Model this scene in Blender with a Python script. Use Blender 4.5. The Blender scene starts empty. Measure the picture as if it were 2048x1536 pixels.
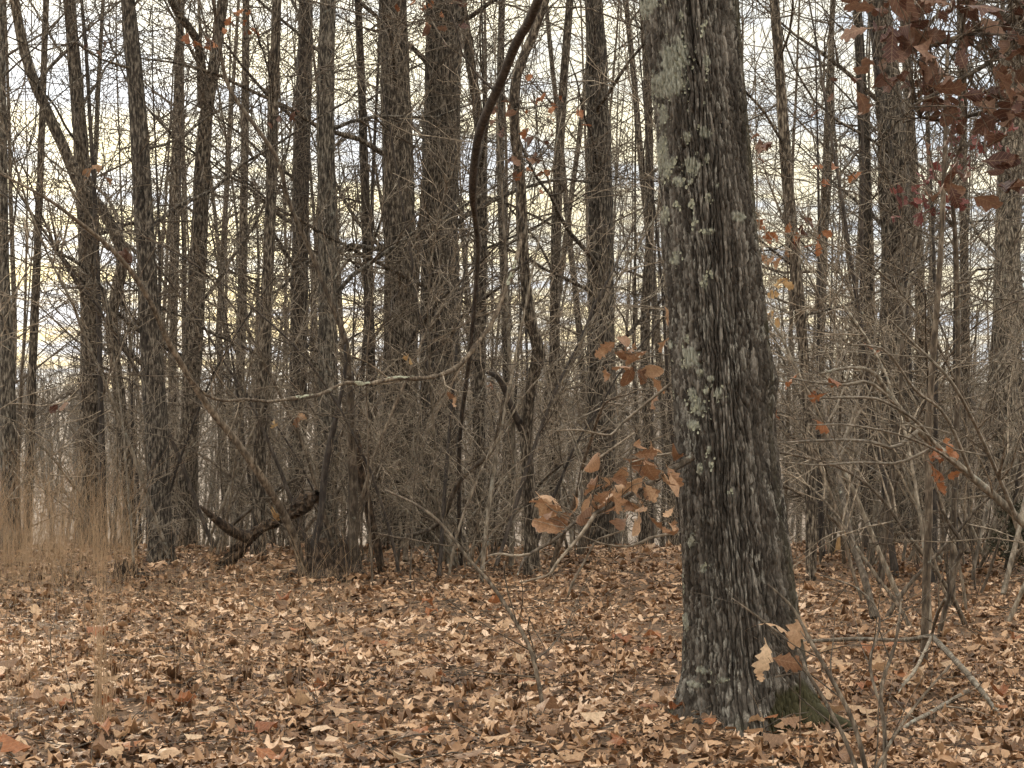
import bpy, math
import numpy as np
from mathutils import Matrix, Vector

# =====================================================================
# camera, sky, sun, exposure
# =====================================================================
scn = bpy.context.scene
C = scn.collection
F = 4436.0            # focal length in photograph pixels (2048 wide)
EYE = 1.5             # camera height
cam_d = bpy.data.cameras.new("camera")
cam = bpy.data.objects.new("camera", cam_d)
C.objects.link(cam)
cam.location = (0, 0, EYE)
cam.rotation_euler = (math.radians(90), 0, 0)
cam_d.sensor_width = 36.0
cam_d.lens = 36.0 * F / 2048.0
cam_d.clip_start = 0.1
cam_d.clip_end = 6000
cam_d.dof.use_dof = False
cam_d.dof.focus_distance = 10.5
cam_d.dof.aperture_fstop = 14.0
scn.camera = cam

SUN_EL = math.radians(16.0)
SUN_AZ = math.radians(-14.0)      # measured from +Y (view direction) towards +X
w = bpy.data.worlds.new("World")
scn.world = w
w.use_nodes = True
nt = w.node_tree
N, L = nt.nodes, nt.links
for n in list(N):
    N.remove(n)
out = N.new("ShaderNodeOutputWorld")
bg = N.new("ShaderNodeBackground")
bg.inputs["Strength"].default_value = 0.1
sky = N.new("ShaderNodeTexSky")
sky.sky_type = 'NISHITA'
sky.sun_disc = False
sky.sun_elevation = SUN_EL
sky.sun_rotation = SUN_AZ
sky.altitude = 200
sky.air_density = 1.2
sky.dust_density = 2.5
sky.ozone_density = 1.0
tc = N.new("ShaderNodeTexCoord")
sep = N.new("ShaderNodeSeparateXYZ")
L.new(tc.outputs["Generated"], sep.inputs[0])


def wmath(op, a, b=None):
    m = N.new("ShaderNodeMath")
    m.operation = op
    for i, v in enumerate((a, b)):
        if v is None:
            continue
        if isinstance(v, (int, float)):
            m.inputs[i].default_value = v
        else:
            L.new(v, m.inputs[i])
    return m.outputs[0]


zc = wmath('MAXIMUM', sep.outputs["Z"], 0.0)
den = wmath('ADD', zc, 0.10)
comb = N.new("ShaderNodeCombineXYZ")
L.new(wmath('DIVIDE', sep.outputs["X"], den), comb.inputs[0])
L.new(wmath('DIVIDE', sep.outputs["Y"], den), comb.inputs[1])
cn = N.new("ShaderNodeTexNoise")
cn.inputs["Scale"].default_value = 1.7
cn.inputs["Detail"].default_value = 7
cn.inputs["Roughness"].default_value = 0.62
L.new(comb.outputs[0], cn.inputs["Vector"])
cr = N.new("ShaderNodeValToRGB")
cr.color_ramp.elements[0].position = 0.42
cr.color_ramp.elements[0].color = (0, 0, 0, 1)
cr.color_ramp.elements[1].position = 0.57
cr.color_ramp.elements[1].color = (1, 1, 1, 1)
L.new(cn.outputs["Fac"], cr.inputs[0])
# cloud colour: warm low over the horizon, neutral overhead
er = N.new("ShaderNodeValToRGB")
e = er.color_ramp.elements
e[0].position = 0.0
e[0].color = (1.0, 0.77, 0.38, 1)
e[1].position = 0.40
e[1].color = (1.0, 0.93, 0.79, 1)
k = e.new(0.06)
k.color = (1.0, 0.87, 0.52, 1)
k = e.new(0.14)
k.color = (1.0, 0.93, 0.68, 1)
L.new(zc, er.inputs[0])
# the warm tint gathers round the veiled sun; away from it the cloud is paler
sdv = N.new("ShaderNodeVectorMath")
sdv.operation = 'DOT_PRODUCT'
L.new(tc.outputs["Generated"], sdv.inputs[0])
sdv.inputs[1].default_value = (math.sin(SUN_AZ), math.cos(SUN_AZ), 0.0)
mrw = N.new("ShaderNodeMapRange")
mrw.inputs["From Min"].default_value = 0.88
mrw.inputs["From Max"].default_value = 1.0
mrw.inputs["To Min"].default_value = 0.4
mrw.inputs["To Max"].default_value = 1.0
L.new(sdv.outputs["Value"], mrw.inputs[0])
warm = N.new("ShaderNodeMix")
warm.data_type = 'RGBA'
warm.inputs[6].default_value = (1.0, 0.95, 0.80, 1)
L.new(mrw.outputs[0], warm.inputs[0])
L.new(er.outputs[0], warm.inputs[7])
def wvec(op, a, b=None, c=None):
    m = N.new("ShaderNodeVectorMath")
    m.operation = op
    for i, v in enumerate((a, b, c)):
        if v is None:
            continue
        if isinstance(v, tuple):
            m.inputs[i].default_value = v
        elif isinstance(v, float):
            m.inputs[3].default_value = v
        else:
            L.new(v, m.inputs[3] if (op == 'SCALE' and i == 1) else m.inputs[i])
    return m.outputs[0]


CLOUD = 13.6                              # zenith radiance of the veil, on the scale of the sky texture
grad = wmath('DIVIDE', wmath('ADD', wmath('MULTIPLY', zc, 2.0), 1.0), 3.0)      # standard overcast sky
mx = N.new("ShaderNodeMix")
mx.data_type = 'RGBA'
L.new(cr.outputs[0], mx.inputs[0])
mx.inputs[6].default_value = (0.56, 0.61, 0.67, 1)      # thinner, blue-grey cloud
L.new(warm.outputs[2], mx.inputs[7])
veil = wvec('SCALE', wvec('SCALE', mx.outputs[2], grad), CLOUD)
glow = N.new("ShaderNodeMapRange")          # brighter veil close to the hidden sun
glow.interpolation_type = 'SMOOTHSTEP'
glow.inputs["From Min"].default_value = 0.955
glow.inputs["From Max"].default_value = 1.0
glow.inputs["To Min"].default_value = 1.0
glow.inputs["To Max"].default_value = 1.7
L.new(sdv.outputs["Value"], glow.inputs[0])
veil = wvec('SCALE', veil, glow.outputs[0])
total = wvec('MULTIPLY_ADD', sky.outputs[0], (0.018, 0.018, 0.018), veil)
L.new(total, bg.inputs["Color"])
L.new(bg.outputs[0], out.inputs["Surface"])

sun_d = bpy.data.lights.new("sun", 'SUN')
sun_d.energy = 1.5
sun_d.angle = math.radians(11)
sun_d.color = (1.0, 0.86, 0.66)
sun = bpy.data.objects.new("sun", sun_d)
C.objects.link(sun)
sdir = Vector((math.sin(SUN_AZ) * math.cos(SUN_EL), math.cos(SUN_AZ) * math.cos(SUN_EL), math.sin(SUN_EL)))
sun.rotation_euler = sdir.to_track_quat('Z', 'Y').to_euler()
sun.location = (0, 0, 30)

scn.view_settings.view_transform = 'Standard'
scn.view_settings.look = 'None'
scn.view_settings.gamma = 1
scn.view_settings.use_curve_mapping = False
scn.view_settings.exposure = 1.36
scn.render.engine = 'CYCLES'
scn.cycles.use_denoising = True
scn.cycles.denoising_prefilter = 'ACCURATE'
scn.cycles.max_bounces = 4
scn.cycles.diffuse_bounces = 2
scn.cycles.use_adaptive_sampling = True
scn.cycles.adaptive_threshold = 0.03
scn.cycles.glossy_bounces = 2
scn.cycles.transmission_bounces = 3
scn.cycles.volume_bounces = 0
scn.cycles.transparent_max_bounces = 4

# =====================================================================
# helpers
# =====================================================================
UP = np.array([0, 0, 1.0])


def hash2(ix, iy, s=0):
    ix = ix.astype(np.int64)
    iy = iy.astype(np.int64)
    h = (ix * 374761393 + iy * 668265263 + s * 974711) & 0xFFFFFFFF
    h = ((h ^ (h >> 13)) * 1274126177) & 0xFFFFFFFF
    h = h ^ (h >> 16)
    return (h & 0xFFFFFF) / float(0x1000000)


def vnoise(x, y, s=0, wrap=None):
    xi, yi = np.floor(x), np.floor(y)
    fx, fy = x - xi, y - yi
    fx = fx * fx * (3 - 2 * fx)
    fy = fy * fy * (3 - 2 * fy)
    x0, x1 = xi, xi + 1
    if wrap:
        x0, x1 = x0 % wrap, x1 % wrap
    a, b = hash2(x0, yi, s), hash2(x1, yi, s)
    c, d = hash2(x0, yi + 1, s), hash2(x1, yi + 1, s)
    return (a * (1 - fx) + b * fx) * (1 - fy) + (c * (1 - fx) + d * fx) * fy


def fbm(x, y, s=0, o=4):
    t, a, n = 0, 1.0, 0
    for i in range(o):
        t = t + a * vnoise(x * 2 ** i, y * 2 ** i, s + i)
        n += a
        a *= .5
    return t / n


def worley(x, y, s=0, wrap=None):
    xi, yi = np.floor(x), np.floor(y)
    f1 = np.full(x.shape, 9.0)
    f2 = np.full(x.shape, 9.0)
    cid = np.zeros(x.shape)
    for dx in (-1, 0, 1):
        for dy in (-1, 0, 1):
            cx, cy = xi + dx, yi + dy
            wx = cx % wrap if wrap else cx
            px = cx + .5 + .8 * (hash2(wx, cy, s) - .5)
            py = cy + .5 + .9 * (hash2(wx, cy, s + 7) - .5)
            d = np.hypot(x - px, y - py)
            h = hash2(wx, cy, s + 13)
            near = d < f1
            f2 = np.where(near, f1, np.minimum(f2, d))
            cid = np.where(near, h, cid)
            f1 = np.where(near, d, f1)
    return f1, f2, cid


def sstep(a, b, x):
    t = np.clip((x - a) / (b - a), 0, 1)
    return t * t * (3 - 2 * t)


def terrain(x, y):
    x = np.asarray(x, float)
    y = np.asarray(y, float)
    near = 0.16 * (fbm(x * .45 + 9, y * .45 + 3, 11, 3) - .5) + 0.05 * (fbm(x * 1.9, y * 1.9, 21, 2) - .5)
    near = near * (1 - .5 * sstep(15, 22, y))
    t = np.clip(y - 18.5, 0, None)
    drop = -0.12 * np.where(t < 4, t * t / 8, t - 2)
    drop = np.maximum(drop, -10.5 + 0 * t)
    far = sstep(110, 380, y) * 4.5 + (fbm(x * .012, y * .012, 31, 3) - .5) * 6 * sstep(60, 200, y)
    return near + drop + far


def new_mesh(name, verts, faces, smooth=True, attrs=None):
    """faces: list of (m,3) / (m,4) integer arrays"""
    me = bpy.data.meshes.new(name)
    verts = np.asarray(verts, np.float32)
    me.vertices.add(len(verts))
    me.vertices.foreach_set("co", verts.ravel())
    faces = [np.asarray(f, np.int32) for f in faces if len(f)]
    loops = np.concatenate([f.ravel() for f in faces])
    sizes = np.concatenate([np.full(len(f), f.shape[1], np.int32) for f in faces])
    starts = np.concatenate([[0], np.cumsum(sizes)[:-1]]).astype(np.int32)
    me.loops.add(len(loops))
    me.loops.foreach_set("vertex_index", loops)
    me.polygons.add(len(sizes))
    me.polygons.foreach_set("loop_start", starts)
    me.polygons.foreach_set("use_smooth", np.full(len(sizes), smooth, bool))
    for an, data in (attrs or {}).items():
        data = np.asarray(data, np.float32)
        if data.ndim == 1:
            a = me.attributes.new(an, 'FLOAT', 'POINT')
            a.data.foreach_set("value", data)
        else:
            a = me.attributes.new(an, 'FLOAT_COLOR', 'POINT')
            if data.shape[1] == 3:
                data = np.concatenate([data, np.ones((len(data), 1), np.float32)], 1)
            a.data.foreach_set("color", data.ravel())
    me.update(calc_edges=True)
    return me


def link(name, me, mat=None, parent=None, loc=None):
    o = bpy.data.objects.new(name, me)
    C.objects.link(o)
    if mat is not None and not me.materials:
        me.materials.append(mat)
    if parent is not None:
        o.parent = parent
    if loc is not None:
        o.location = loc
    return o


def thing(name, label, cat, loc, group=None):
    o = bpy.data.objects.new(name, None)
    o.empty_display_size = .2
    C.objects.link(o)
    o.location = loc
    o["label"] = label
    o["category"] = cat
    if group:
        o["group"] = group
    return o


def tag(o, label, cat, group=None, kind=None):
    o["label"] = label
    o["category"] = cat
    if group:
        o["group"] = group
    if kind:
        o["kind"] = kind
    return o


def tubes_geo(tubes):
    """tubes: list of (pts (n,3), rad (n,), sides) -> verts, [faces]"""
    groups = {}
    for p, r, s in tubes:
        groups.setdefault((len(p), s), []).append((p, r))
    V, FQ, FT, off = [], [], [], 0
    for (n, s), lst in groups.items():
        P = np.stack([a[0] for a in lst])
        R = np.stack([a[1] for a in lst])
        k = len(lst)
        T = np.gradient(P, axis=1)
        T /= np.linalg.norm(T, axis=2, keepdims=True) + 1e-9
        m = np.abs(T.mean(1))
        ref = np.eye(3)[np.argmin(m, 1)][:, None, :]
        Nn = np.cross(T, np.broadcast_to(ref, T.shape))
        Nn /= np.linalg.norm(Nn, axis=2, keepdims=True) + 1e-9
        B = np.cross(T, Nn)
        a = np.arange(s) * 2 * np.pi / s
        ring = (P[:, :, None, :] + R[:, :, None, None] * (np.cos(a)[None, None, :, None] * Nn[:, :, None, :]
                                                           + np.sin(a)[None, None, :, None] * B[:, :, None, :]))
        V.append(ring.reshape(-1, 3))
        base = off + np.arange(k)[:, None, None] * (n * s)
        i = np.arange(n - 1)[None, :, None] * s
        j = np.arange(s)[None, None, :]
        j2 = (j + 1) % s
        q = np.stack([base + i + j, base + i + j2, base + i + s + j2, base + i + s + j], -1)
        FQ.append(q.reshape(-1, 4))
        if s >= 4:      # close the thicker ends
            last = off + np.arange(k)[:, None] * (n * s) + (n - 1) * s
            for c in range(1, s - 1):
                FT.append(np.concatenate([last, last + c, last + c + 1], 1))
        off += k * n * s
    return np.concatenate(V), [np.concatenate(FQ)] + ([np.concatenate(FT)] if FT else [])


def tubes_obj(name, tubes, mat, parent, origin=(0, 0, 0)):
    v, f = tubes_geo(tubes)
    return link(name, new_mesh(name, v - np.asarray(origin, float), f), mat, parent)


def catmull(P, m):
    """resample control points (k,d) to m points along a smooth curve"""
    P = np.asarray(P, float)
    if len(P) == 2:
        t = np.linspace(0, 1, m)[:, None]
        return P[0] * (1 - t) + P[1] * t
    Q = np.concatenate([[2 * P[0] - P[1]], P, [2 * P[-1] - P[-2]]])
    seg = np.linalg.norm(np.diff(P[:, :3], axis=0), axis=1)
    cum = np.concatenate([[0], np.cumsum(seg)])
    s = np.linspace(0, cum[-1], m)
    i = np.clip(np.searchsorted(cum, s, side='right') - 1, 0, len(P) - 2)
    t = ((s - cum[i]) / (seg[i] + 1e-9))[:, None]
    p0, p1, p2, p3 = Q[i], Q[i + 1], Q[i + 2], Q[i + 3]
    return .5 * (2 * p1 + (p2 - p0) * t + (2 * p0 - 5 * p1 + 4 * p2 - p3) * t ** 2 + (3 * p1 - p0 - 3 * p2 + p3) * t ** 3)


def at(px, py, Y):
    return np.array([(px - 1024) / F * Y, Y, EYE - (py - 768) / F * Y])


def ground_at(px, py, h=0.0):
    """the point of the forest floor seen at a pixel of the photograph, raised by h"""
    Y = F * (EYE - h) / max(py - 768, 40)
    for _ in range(6):
        x = (px - 1024) / F * Y
        Y = F * (EYE - h - float(terrain(x, Y))) / max(py - 768, 40)
    x = (px - 1024) / F * Y
    return np.array([x, Y, float(terrain(x, Y)) + h])


def unit(v):
    return v / (np.linalg.norm(v) + 1e-9)


def side_dir(d, ang, rng, flat=0.0):
    """a direction leaving d at angle ang, random azimuth"""
    a = rng.normal(size=3)
    a[2] *= (1 - flat)
    n = unit(a - d * np.dot(a, d))
    return d * math.cos(ang) + n * math.sin(ang)


class Style:
    def __init__(s, dens=(2.2, 5, 7), n=(9, 6, 5), sides=(5, 3, 3), wig=.16, trop=.10, ang=(.6, 1.15), tip=.0012,
                 ratio=(.3, .62), rr=.55, flat=0.0, maxlvl=2):
        s.__dict__.update(locals())


def grow(out, p, d, Ln, r, lvl, rng, st):
    n = st.n[min(lvl, len(st.n) - 1)]
    w = rng.normal(0, st.wig, (n - 1, 3))
    dirs = d + np.cumsum(w, 0) + UP * st.trop * np.linspace(0, 1, n - 1)[:, None]
    dirs /= np.linalg.norm(dirs, axis=1, keepdims=True)
    pts = np.concatenate([[p], p + np.cumsum(dirs * (Ln / (n - 1)), 0)])
    rad = np.maximum(r * (1 - .82 * np.linspace(0, 1, n)), st.tip)
    out.append((pts, rad, st.sides[min(lvl, len(st.sides) - 1)]))
    sprout(out, pts, rad, lvl, rng, st, .15)
    return pts


def sprout(out, pts, rad, lvl, rng, st, t0=.15, t1=1.0, Ln=None, dens=None):
    if lvl >= st.maxlvl:
        return
    n = len(pts)
    if Ln is None:
        Ln = np.linalg.norm(np.diff(pts, axis=0), axis=1).sum()
    kids = rng.poisson(max(0.0, Ln * (dens or st.dens[min(lvl, len(st.dens) - 1)])))
    for _ in range(kids):
        t = rng.uniform(t0, t1)
        f = t * (n - 1)
        i = min(int(f), n - 2)
        f -= i
        q = pts[i] * (1 - f) + pts[i + 1] * f
        rq = rad[i] * (1 - f) + rad[i + 1] * f
        pd = unit(pts[i + 1] - pts[i])
        cd = side_dir(pd, rng.uniform(*st.ang), rng, st.flat)
        cl = min(Ln, 2.6) * rng.uniform(*st.ratio) * (1.15 - .6 * t)
        if cl < .05:
            continue
        grow(out, q, cd, cl, max(rq * st.rr * rng.uniform(.6, 1.1), st.tip * 1.3), lvl + 1, rng, st)


# =====================================================================
# materials
# =====================================================================
def mat_new(name):
    m = bpy.data.materials.new(name)
    m.use_nodes = True
    t = m.node_tree
    for n in list(t.nodes):
        t.nodes.remove(n)
    o = t.nodes.new("ShaderNodeOutputMaterial")
    p = t.nodes.new("ShaderNodeBsdfPrincipled")
    t.links.new(p.outputs[0], o.inputs[0])
    p.inputs["Specular IOR Level"].default_value = 0.25
    p.inputs["Roughness"].default_value = 0.85
    return m, t, p, o


def node(t, typ, **kw):
    n = t.nodes.new(typ)
    for k, v in kw.items():
        if k in n.inputs.keys():
            n.inputs[k].default_value = v
        else:
            setattr(n, k, v)
    return n


def ramp(t, fac, stops):
    r = t.nodes.new("ShaderNodeValToRGB")
    el = r.color_ramp.elements
    while len(el) < len(stops):
        el.new(.5)
    for e_, (p, c) in zip(el, stops):
        e_.position = p
        e_.color = (*c, 1)
    t.links.new(fac, r.inputs[0])
    return r.outputs[0]


def mixc(t, fac, a, b, mode='MIX'):
    m = t.nodes.new("ShaderNodeMix")
    m.data_type = 'RGBA'
    m.blend_type = mode
    for sock, v in ((m.inputs[0], fac), (m.inputs[6], a), (m.inputs[7], b)):
        if isinstance(v, (int, float)):
            sock.default_value = v
        elif isinstance(v, tuple):
            sock.default_value = (*v, 1)
        else:
            t.links.new(v, sock)
    return m.outputs[2]


def noise(t, scale, detail=4, vec=None, rough=.55):
    n = t.nodes.new("ShaderNodeTexNoise")
    n.inputs["Scale"].default_value = scale
    n.inputs["Detail"].default_value = detail
    n.inputs["Roughness"].default_value = rough
    if vec is not None:
        t.links.new(vec, n.inputs["Vector"])
    return n.outputs["Fac"]


def bark_material(name, dark, mid, pale, lichen=.0, stretch=(1, 1, .26), scale=62, bump=.8, lich_col=(.30, .30, .25)):
    m, t, p, o = mat_new(name)
    co = node(t, "ShaderNodeTexCoord")
    mp = node(t, "ShaderNodeMapping")
    mp.inputs["Scale"].default_value = stretch
    t.links.new(co.outputs["Object"], mp.inputs[0])
    oi = node(t, "ShaderNodeObjectInfo")
    add = node(t, "ShaderNodeVectorMath", operation='ADD')
    cmb = node(t, "ShaderNodeCombineXYZ")
    mul = node(t, "ShaderNodeMath", operation='MULTIPLY')
    t.links.new(oi.outputs["Random"], mul.inputs[0])
    mul.inputs[1].default_value = 37.0
    t.links.new(mul.outputs[0], cmb.inputs[0])
    t.links.new(mp.outputs[0], add.inputs[0])
    t.links.new(cmb.outputs[0], add.inputs[1])
    vec = add.outputs[0]
    n1 = noise(t, scale, 5, vec, .6)
    c = ramp(t, n1, [(.37, dark), (.51, mid), (.64, pale)])
    n2 = noise(t, 2.2, 3, co.outputs["Object"])
    c = mixc(t, .65, c, ramp(t, n2, [(.3, (.6, .6, .6)), (.7, (1.15, 1.13, 1.1))]), 'MULTIPLY')
    # trees differ a little in tone
    c = mixc(t, 1.0, c, ramp(t, oi.outputs["Random"], [(0, (.78, .78, .78)), (1, (1.2, 1.16, 1.1))]), 'MULTIPLY')
    if lichen > 0:
        n3 = noise(t, 15, 7, co.outputs["Object"], .75)
        f = ramp(t, n3, [(.66 - lichen * .1, (0, 0, 0)), (.74 - lichen * .1, (.75, .75, .75))])
        c = mixc(t, f, c, lich_col)
    t.links.new(c, p.inputs["Base Color"])
    b = node(t, "ShaderNodeBump", Strength=min(1.0, bump * 1.2), Distance=.03)
    t.links.new(n1, b.inputs["Height"])
    t.links.new(b.outputs[0], p.inputs["Normal"])
    return m


def leaf_material(name, stops, attr=None, trans=.28):
    m, t, p, o = mat_new(name)
    if attr:
        a = node(t, "ShaderNodeAttribute", attribute_name=attr)
        fac = a.outputs["Fac"]
    else:
        fac = node(t, "ShaderNodeObjectInfo").outputs["Random"]
    c = ramp(t, fac, stops)
    co = node(t, "ShaderNodeTexCoord")
    n1 = noise(t, 55 if attr is None else 40, 3, co.outputs["Object"])
    c = mixc(t, .6, c, ramp(t, n1, [(.3, (.7, .66, .62)), (.7, (1.12, 1.1, 1.05))]), 'MULTIPLY')
    if attr is None:            # midrib and side veins of a single leaf (local x across, y along)
        sx_ = node(t, "ShaderNodeSeparateXYZ")
        t.links.new(co.outputs["Object"], sx_.inputs[0])

        def mm_(op, a, b=None):
            m_ = t.nodes.new("ShaderNodeMath")
            m_.operation = op
            for i, v in enumerate((a, b)):
                if v is None:
                    continue
                if isinstance(v, (int, float)):
                    m_.inputs[i].default_value = v
                else:
                    t.links.new(v, m_.inputs[i])
            return m_.outputs[0]
        ax_ = mm_('ABSOLUTE', sx_.outputs["X"])
        vein = mm_('MAXIMUM', mm_('LESS_THAN', ax_, .014),
                   mm_('GREATER_THAN', mm_('SINE', mm_('MULTIPLY', mm_('SUBTRACT', sx_.outputs["Y"], mm_('MULTIPLY', ax_, .9)), 44.0)), .93))
        c = mixc(t, mm_('MULTIPLY', vein, .2), c, (.62, .45, .28))
        n4 = noise(t, 9, 4, co.outputs["Object"], .7)
        c = mixc(t, .55, c, ramp(t, n4, [(.35, (.45, .40, .36)), (.6, (1.1, 1.08, 1.05))]), 'MULTIPLY')
    t.links.new(c, p.inputs["Base Color"])
    p.inputs["Roughness"].default_value = .55
    p.inputs["Specular IOR Level"].default_value = .28
    tr = node(t, "ShaderNodeBsdfTranslucent")
    t.links.new(c, tr.inputs[0])
    mx_ = node(t, "ShaderNodeMixShader")
    mx_.inputs[0].default_value = trans
    t.links.new(p.outputs[0], mx_.inputs[1])
    t.links.new(tr.outputs[0], mx_.inputs[2])
    t.links.new(mx_.outputs[0], o.inputs[0])
    return m


M = {}
M['bark'] = bark_material("bark_grey_brown", (.016, .0115, .008), (.092, .072, .054), (.33, .278, .218), .3)
M['bark_dark'] = bark_material("bark_dark_brown", (.015, .011, .008), (.058, .045, .034), (.17, .138, .107), .2)
M['bark_pale'] = bark_material("bark_pale_lichened", (.022, .017, .0125), (.125, .103, .08), (.37, .322, .258), .7)
M['stem'] = bark_material("sapling_stem", (.05, .037, .027), (.115, .088, .064), (.23, .185, .14), .5, (1, 1, .3), 40, .3)
M['stem_dark'] = bark_material("dark_sapling_stem", (.035, .028, .024), (.06, .048, .04), (.11, .09, .075), .2, (1, 1, .3), 40, .3)
M['stem_pale'] = bark_material("pale_sapling_stem", (.09, .072, .053), (.19, .155, .118), (.34, .295, .235), .9, (1, 1, .3), 40, .3)
M['twig'] = bark_material("twig_bark", (.06, .046, .034), (.12, .094, .07), (.2, .163, .124), .0, (1, 1, 1), 30, .1)
M['twig_pale'] = bark_material("pale_twig_bark", (.13, .102, .074), (.25, .2, .15), (.38, .32, .25), .0, (1, 1, 1), 30, .1)
M['rot'] = bark_material("rotten_wood", (.018, .012, .008), (.06, .04, .026), (.17, .115, .075), .15, (1, 1, .4), 40, 1.0)
TAN = [(0, (.07, .036, .018)), (.25, (.165, .087, .044)), (.5, (.32, .183, .097)), (.78, (.49, .30, .172)), (1, (.70, .50, .35))]
M['litter'] = leaf_material("leaf_litter", TAN, "tint", .1)
M['leaf_tan'] = leaf_material("tan_oak_leaf", [(0, (.40, .25, .145)), (.6, (.54, .36, .22)), (1, (.64, .47, .32))])
M['leaf_brown'] = leaf_material("brown_oak_leaf", [(0, (.17, .10, .06)), (1, (.32, .19, .115))])
M['leaf_russet'] = leaf_material("russet_oak_leaf", [(0, (.24, .085, .035)), (1, (.40, .17, .075))])
M['leaf_orange'] = leaf_material("orange_oak_leaf", [(0, (.20, .10, .055)), (.5, (.34, .19, .105)), (1, (.48, .31, .19))], trans=.25)
M['leaf_dull'] = leaf_material("dull_brown_hanging_leaf", [(0, (.07, .027, .02)), (.6, (.14, .068, .046)), (1, (.27, .16, .11))], trans=.22)
M['leaf_maroon'] = leaf_material("maroon_leaf", [(0, (.10, .025, .025)), (1, (.24, .075, .07))], trans=.3)
M['leaf_yellow'] = leaf_material("yellow_tan_leaf", [(0, (.5, .31, .14)), (1, (.6, .42, .22))], trans=.35)


def simple(name, stops, scale=20, rough=.9, attr=None):
    m, t, p, o = mat_new(name)
    co = node(t, "ShaderNodeTexCoord")
    c = ramp(t, noise(t, scale, 5, co.outputs["Object"], .65), stops)
    t.links.new(c, p.inputs["Base Color"])
    p.inputs["Roughness"].default_value = rough
    return m


M['grass'] = simple("dry_broomsedge", [(.3, (.26, .165, .095)), (.6, (.44, .3, .18)), (.8, (.58, .43, .28))], 9)
M['lichen'] = simple("foliose_lichen", [(.3, (.18, .175, .12)), (.5, (.31, .30, .215)), (.7, (.48, .465, .355))], 90)
M['cedar'] = simple("cedar_foliage", [(.3, (.018, .019, .010)), (.6, (.045, .044, .023)), (.8, (.085, .073, .043))], 14)
M['moss'] = simple("moss", [(.3, (.022, .019, .009)), (.7, (.06, .053, .024))], 60)

# forest floor: dark humus with leaf crumbs; whole slopes of leaves farther off
m, t, p, o = mat_new("forest_floor")
co = node(t, "ShaderNodeTexCoord")
c1 = ramp(t, noise(t, 26, 6, co.outputs["Object"], .7), [(.35, (.03, .018, .010)), (.5, (.11, .064, .036)), (.66, (.30, .185, .105))])
c2 = ramp(t, noise(t, 1.3, 8, co.outputs["Object"], .75), [(.3, (.08, .057, .04)), (.55, (.145, .105, .075)), (.75, (.22, .165, .12))])
sx = node(t, "ShaderNodeSeparateXYZ")
t.links.new(co.outputs["Object"], sx.inputs[0])
mr = node(t, "ShaderNodeMapRange")
mr.inputs["From Min"].default_value = 21
mr.inputs["From Max"].default_value = 27
t.links.new(sx.outputs["Y"], mr.inputs[0])
t.links.new(mixc(t, mr.outputs[0], c1, c2), p.inputs["Base Color"])
M['floor'] = m

# big oak bark: colour of each plate, crusts of pale lichen and moss carried by the mesh
m, t, p, o = mat_new("oak_bark")
a1 = node(t, "ShaderNodeAttribute", attribute_name="plate").outputs["Fac"]
a2 = node(t, "ShaderNodeAttribute", attribute_name="crust").outputs["Fac"]
a3 = node(t, "ShaderNodeAttribute", attribute_name="moss").outputs["Fac"]
co = node(t, "ShaderNodeTexCoord")
mp = node(t, "ShaderNodeMapping")
mp.inputs["Scale"].default_value = (1, 1, .3)
t.links.new(co.outputs["Object"], mp.inputs[0])
nf = noise(t, 130, 5, mp.outputs[0], .65)
c = ramp(t, a1, [(0, (.022, .0165, .0125)), (.5, (.072, .059, .047)), (.8, (.16, .138, .115)), (1, (.30, .268, .228))])
c = mixc(t, .8, c, ramp(t, nf, [(.3, (.55, .54, .53)), (.7, (1.35, 1.32, 1.28))]), 'MULTIPLY')
cf = node(t, "ShaderNodeMath", operation='MULTIPLY')
t.links.new(a2, cf.inputs[0])
t.links.new(ramp(t, nf, [(.42, (0, 0, 0)), (.56, (1, 1, 1))]), cf.inputs[1])
c = mixc(t, cf.outputs[0], c, (.30, .275, .23))
a4 = node(t, "ShaderNodeAttribute", attribute_name="lichen").outputs["Fac"]
c = mixc(t, a4, c, ramp(t, nf, [(.3, (.17, .165, .125)), (.7, (.40, .385, .31))]))
c = mixc(t, a3, c, ramp(t, nf, [(.3, (.03, .026, .012)), (.7, (.075, .066, .03))]))
t.links.new(c, p.inputs["Base Color"])
b = node(t, "ShaderNodeBump", Strength=.6, Distance=.004)
t.links.new(nf, b.inputs["Height"])
t.links.new(b.outputs[0], p.inputs["Normal"])
M['oak'] = m

# =====================================================================
# the ground
# =====================================================================
gx = np.concatenate([-np.geomspace(1500, 8.2, 40), np.linspace(-8, 8, 90), np.geomspace(8.2, 1500, 40)])
gy = np.concatenate([np.linspace(-60, 3, 14), np.linspace(4, 26, 120), np.geomspace(26.4, 3000, 90)])
GX, GY = np.meshgrid(gx, gy)
GZ = terrain(GX, GY)
nv = len(gx)
ii = np.arange((len(gy) - 1) * nv).reshape(len(gy) - 1, nv)[:, :-1].ravel()
gf = np.stack([ii, ii + 1, ii + nv + 1, ii + nv], 1)
g = link("forest_floor", new_mesh("forest_floor", np.stack([GX, GY, GZ], -1).reshape(-1, 3), [gf]), M['floor'])
g["kind"] = "structure"
g["label"] = "leaf covered woodland floor dropping away behind the first trees"

# =====================================================================
# leaves
# =====================================================================
def lobes(n, lob, env, sharp=.5, tip=.03):
    """stations of a leaf outline: envelope with `lob` rounded lobes a side, tips leaning forward"""
    y = np.linspace(0, 1, n)
    e_ = np.interp(y, np.linspace(0, 1, len(env)), env)
    c_ = .5 - .5 * np.cos(2 * np.pi * (y * lob))
    w_ = e_ * (1 - sharp + sharp * c_)
    w_[0], w_[-1] = .025, tip
    d_ = .07 * c_ * (y < .97)
    return dict(y=list(y), w=list(w_), dy=list(d_))


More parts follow.
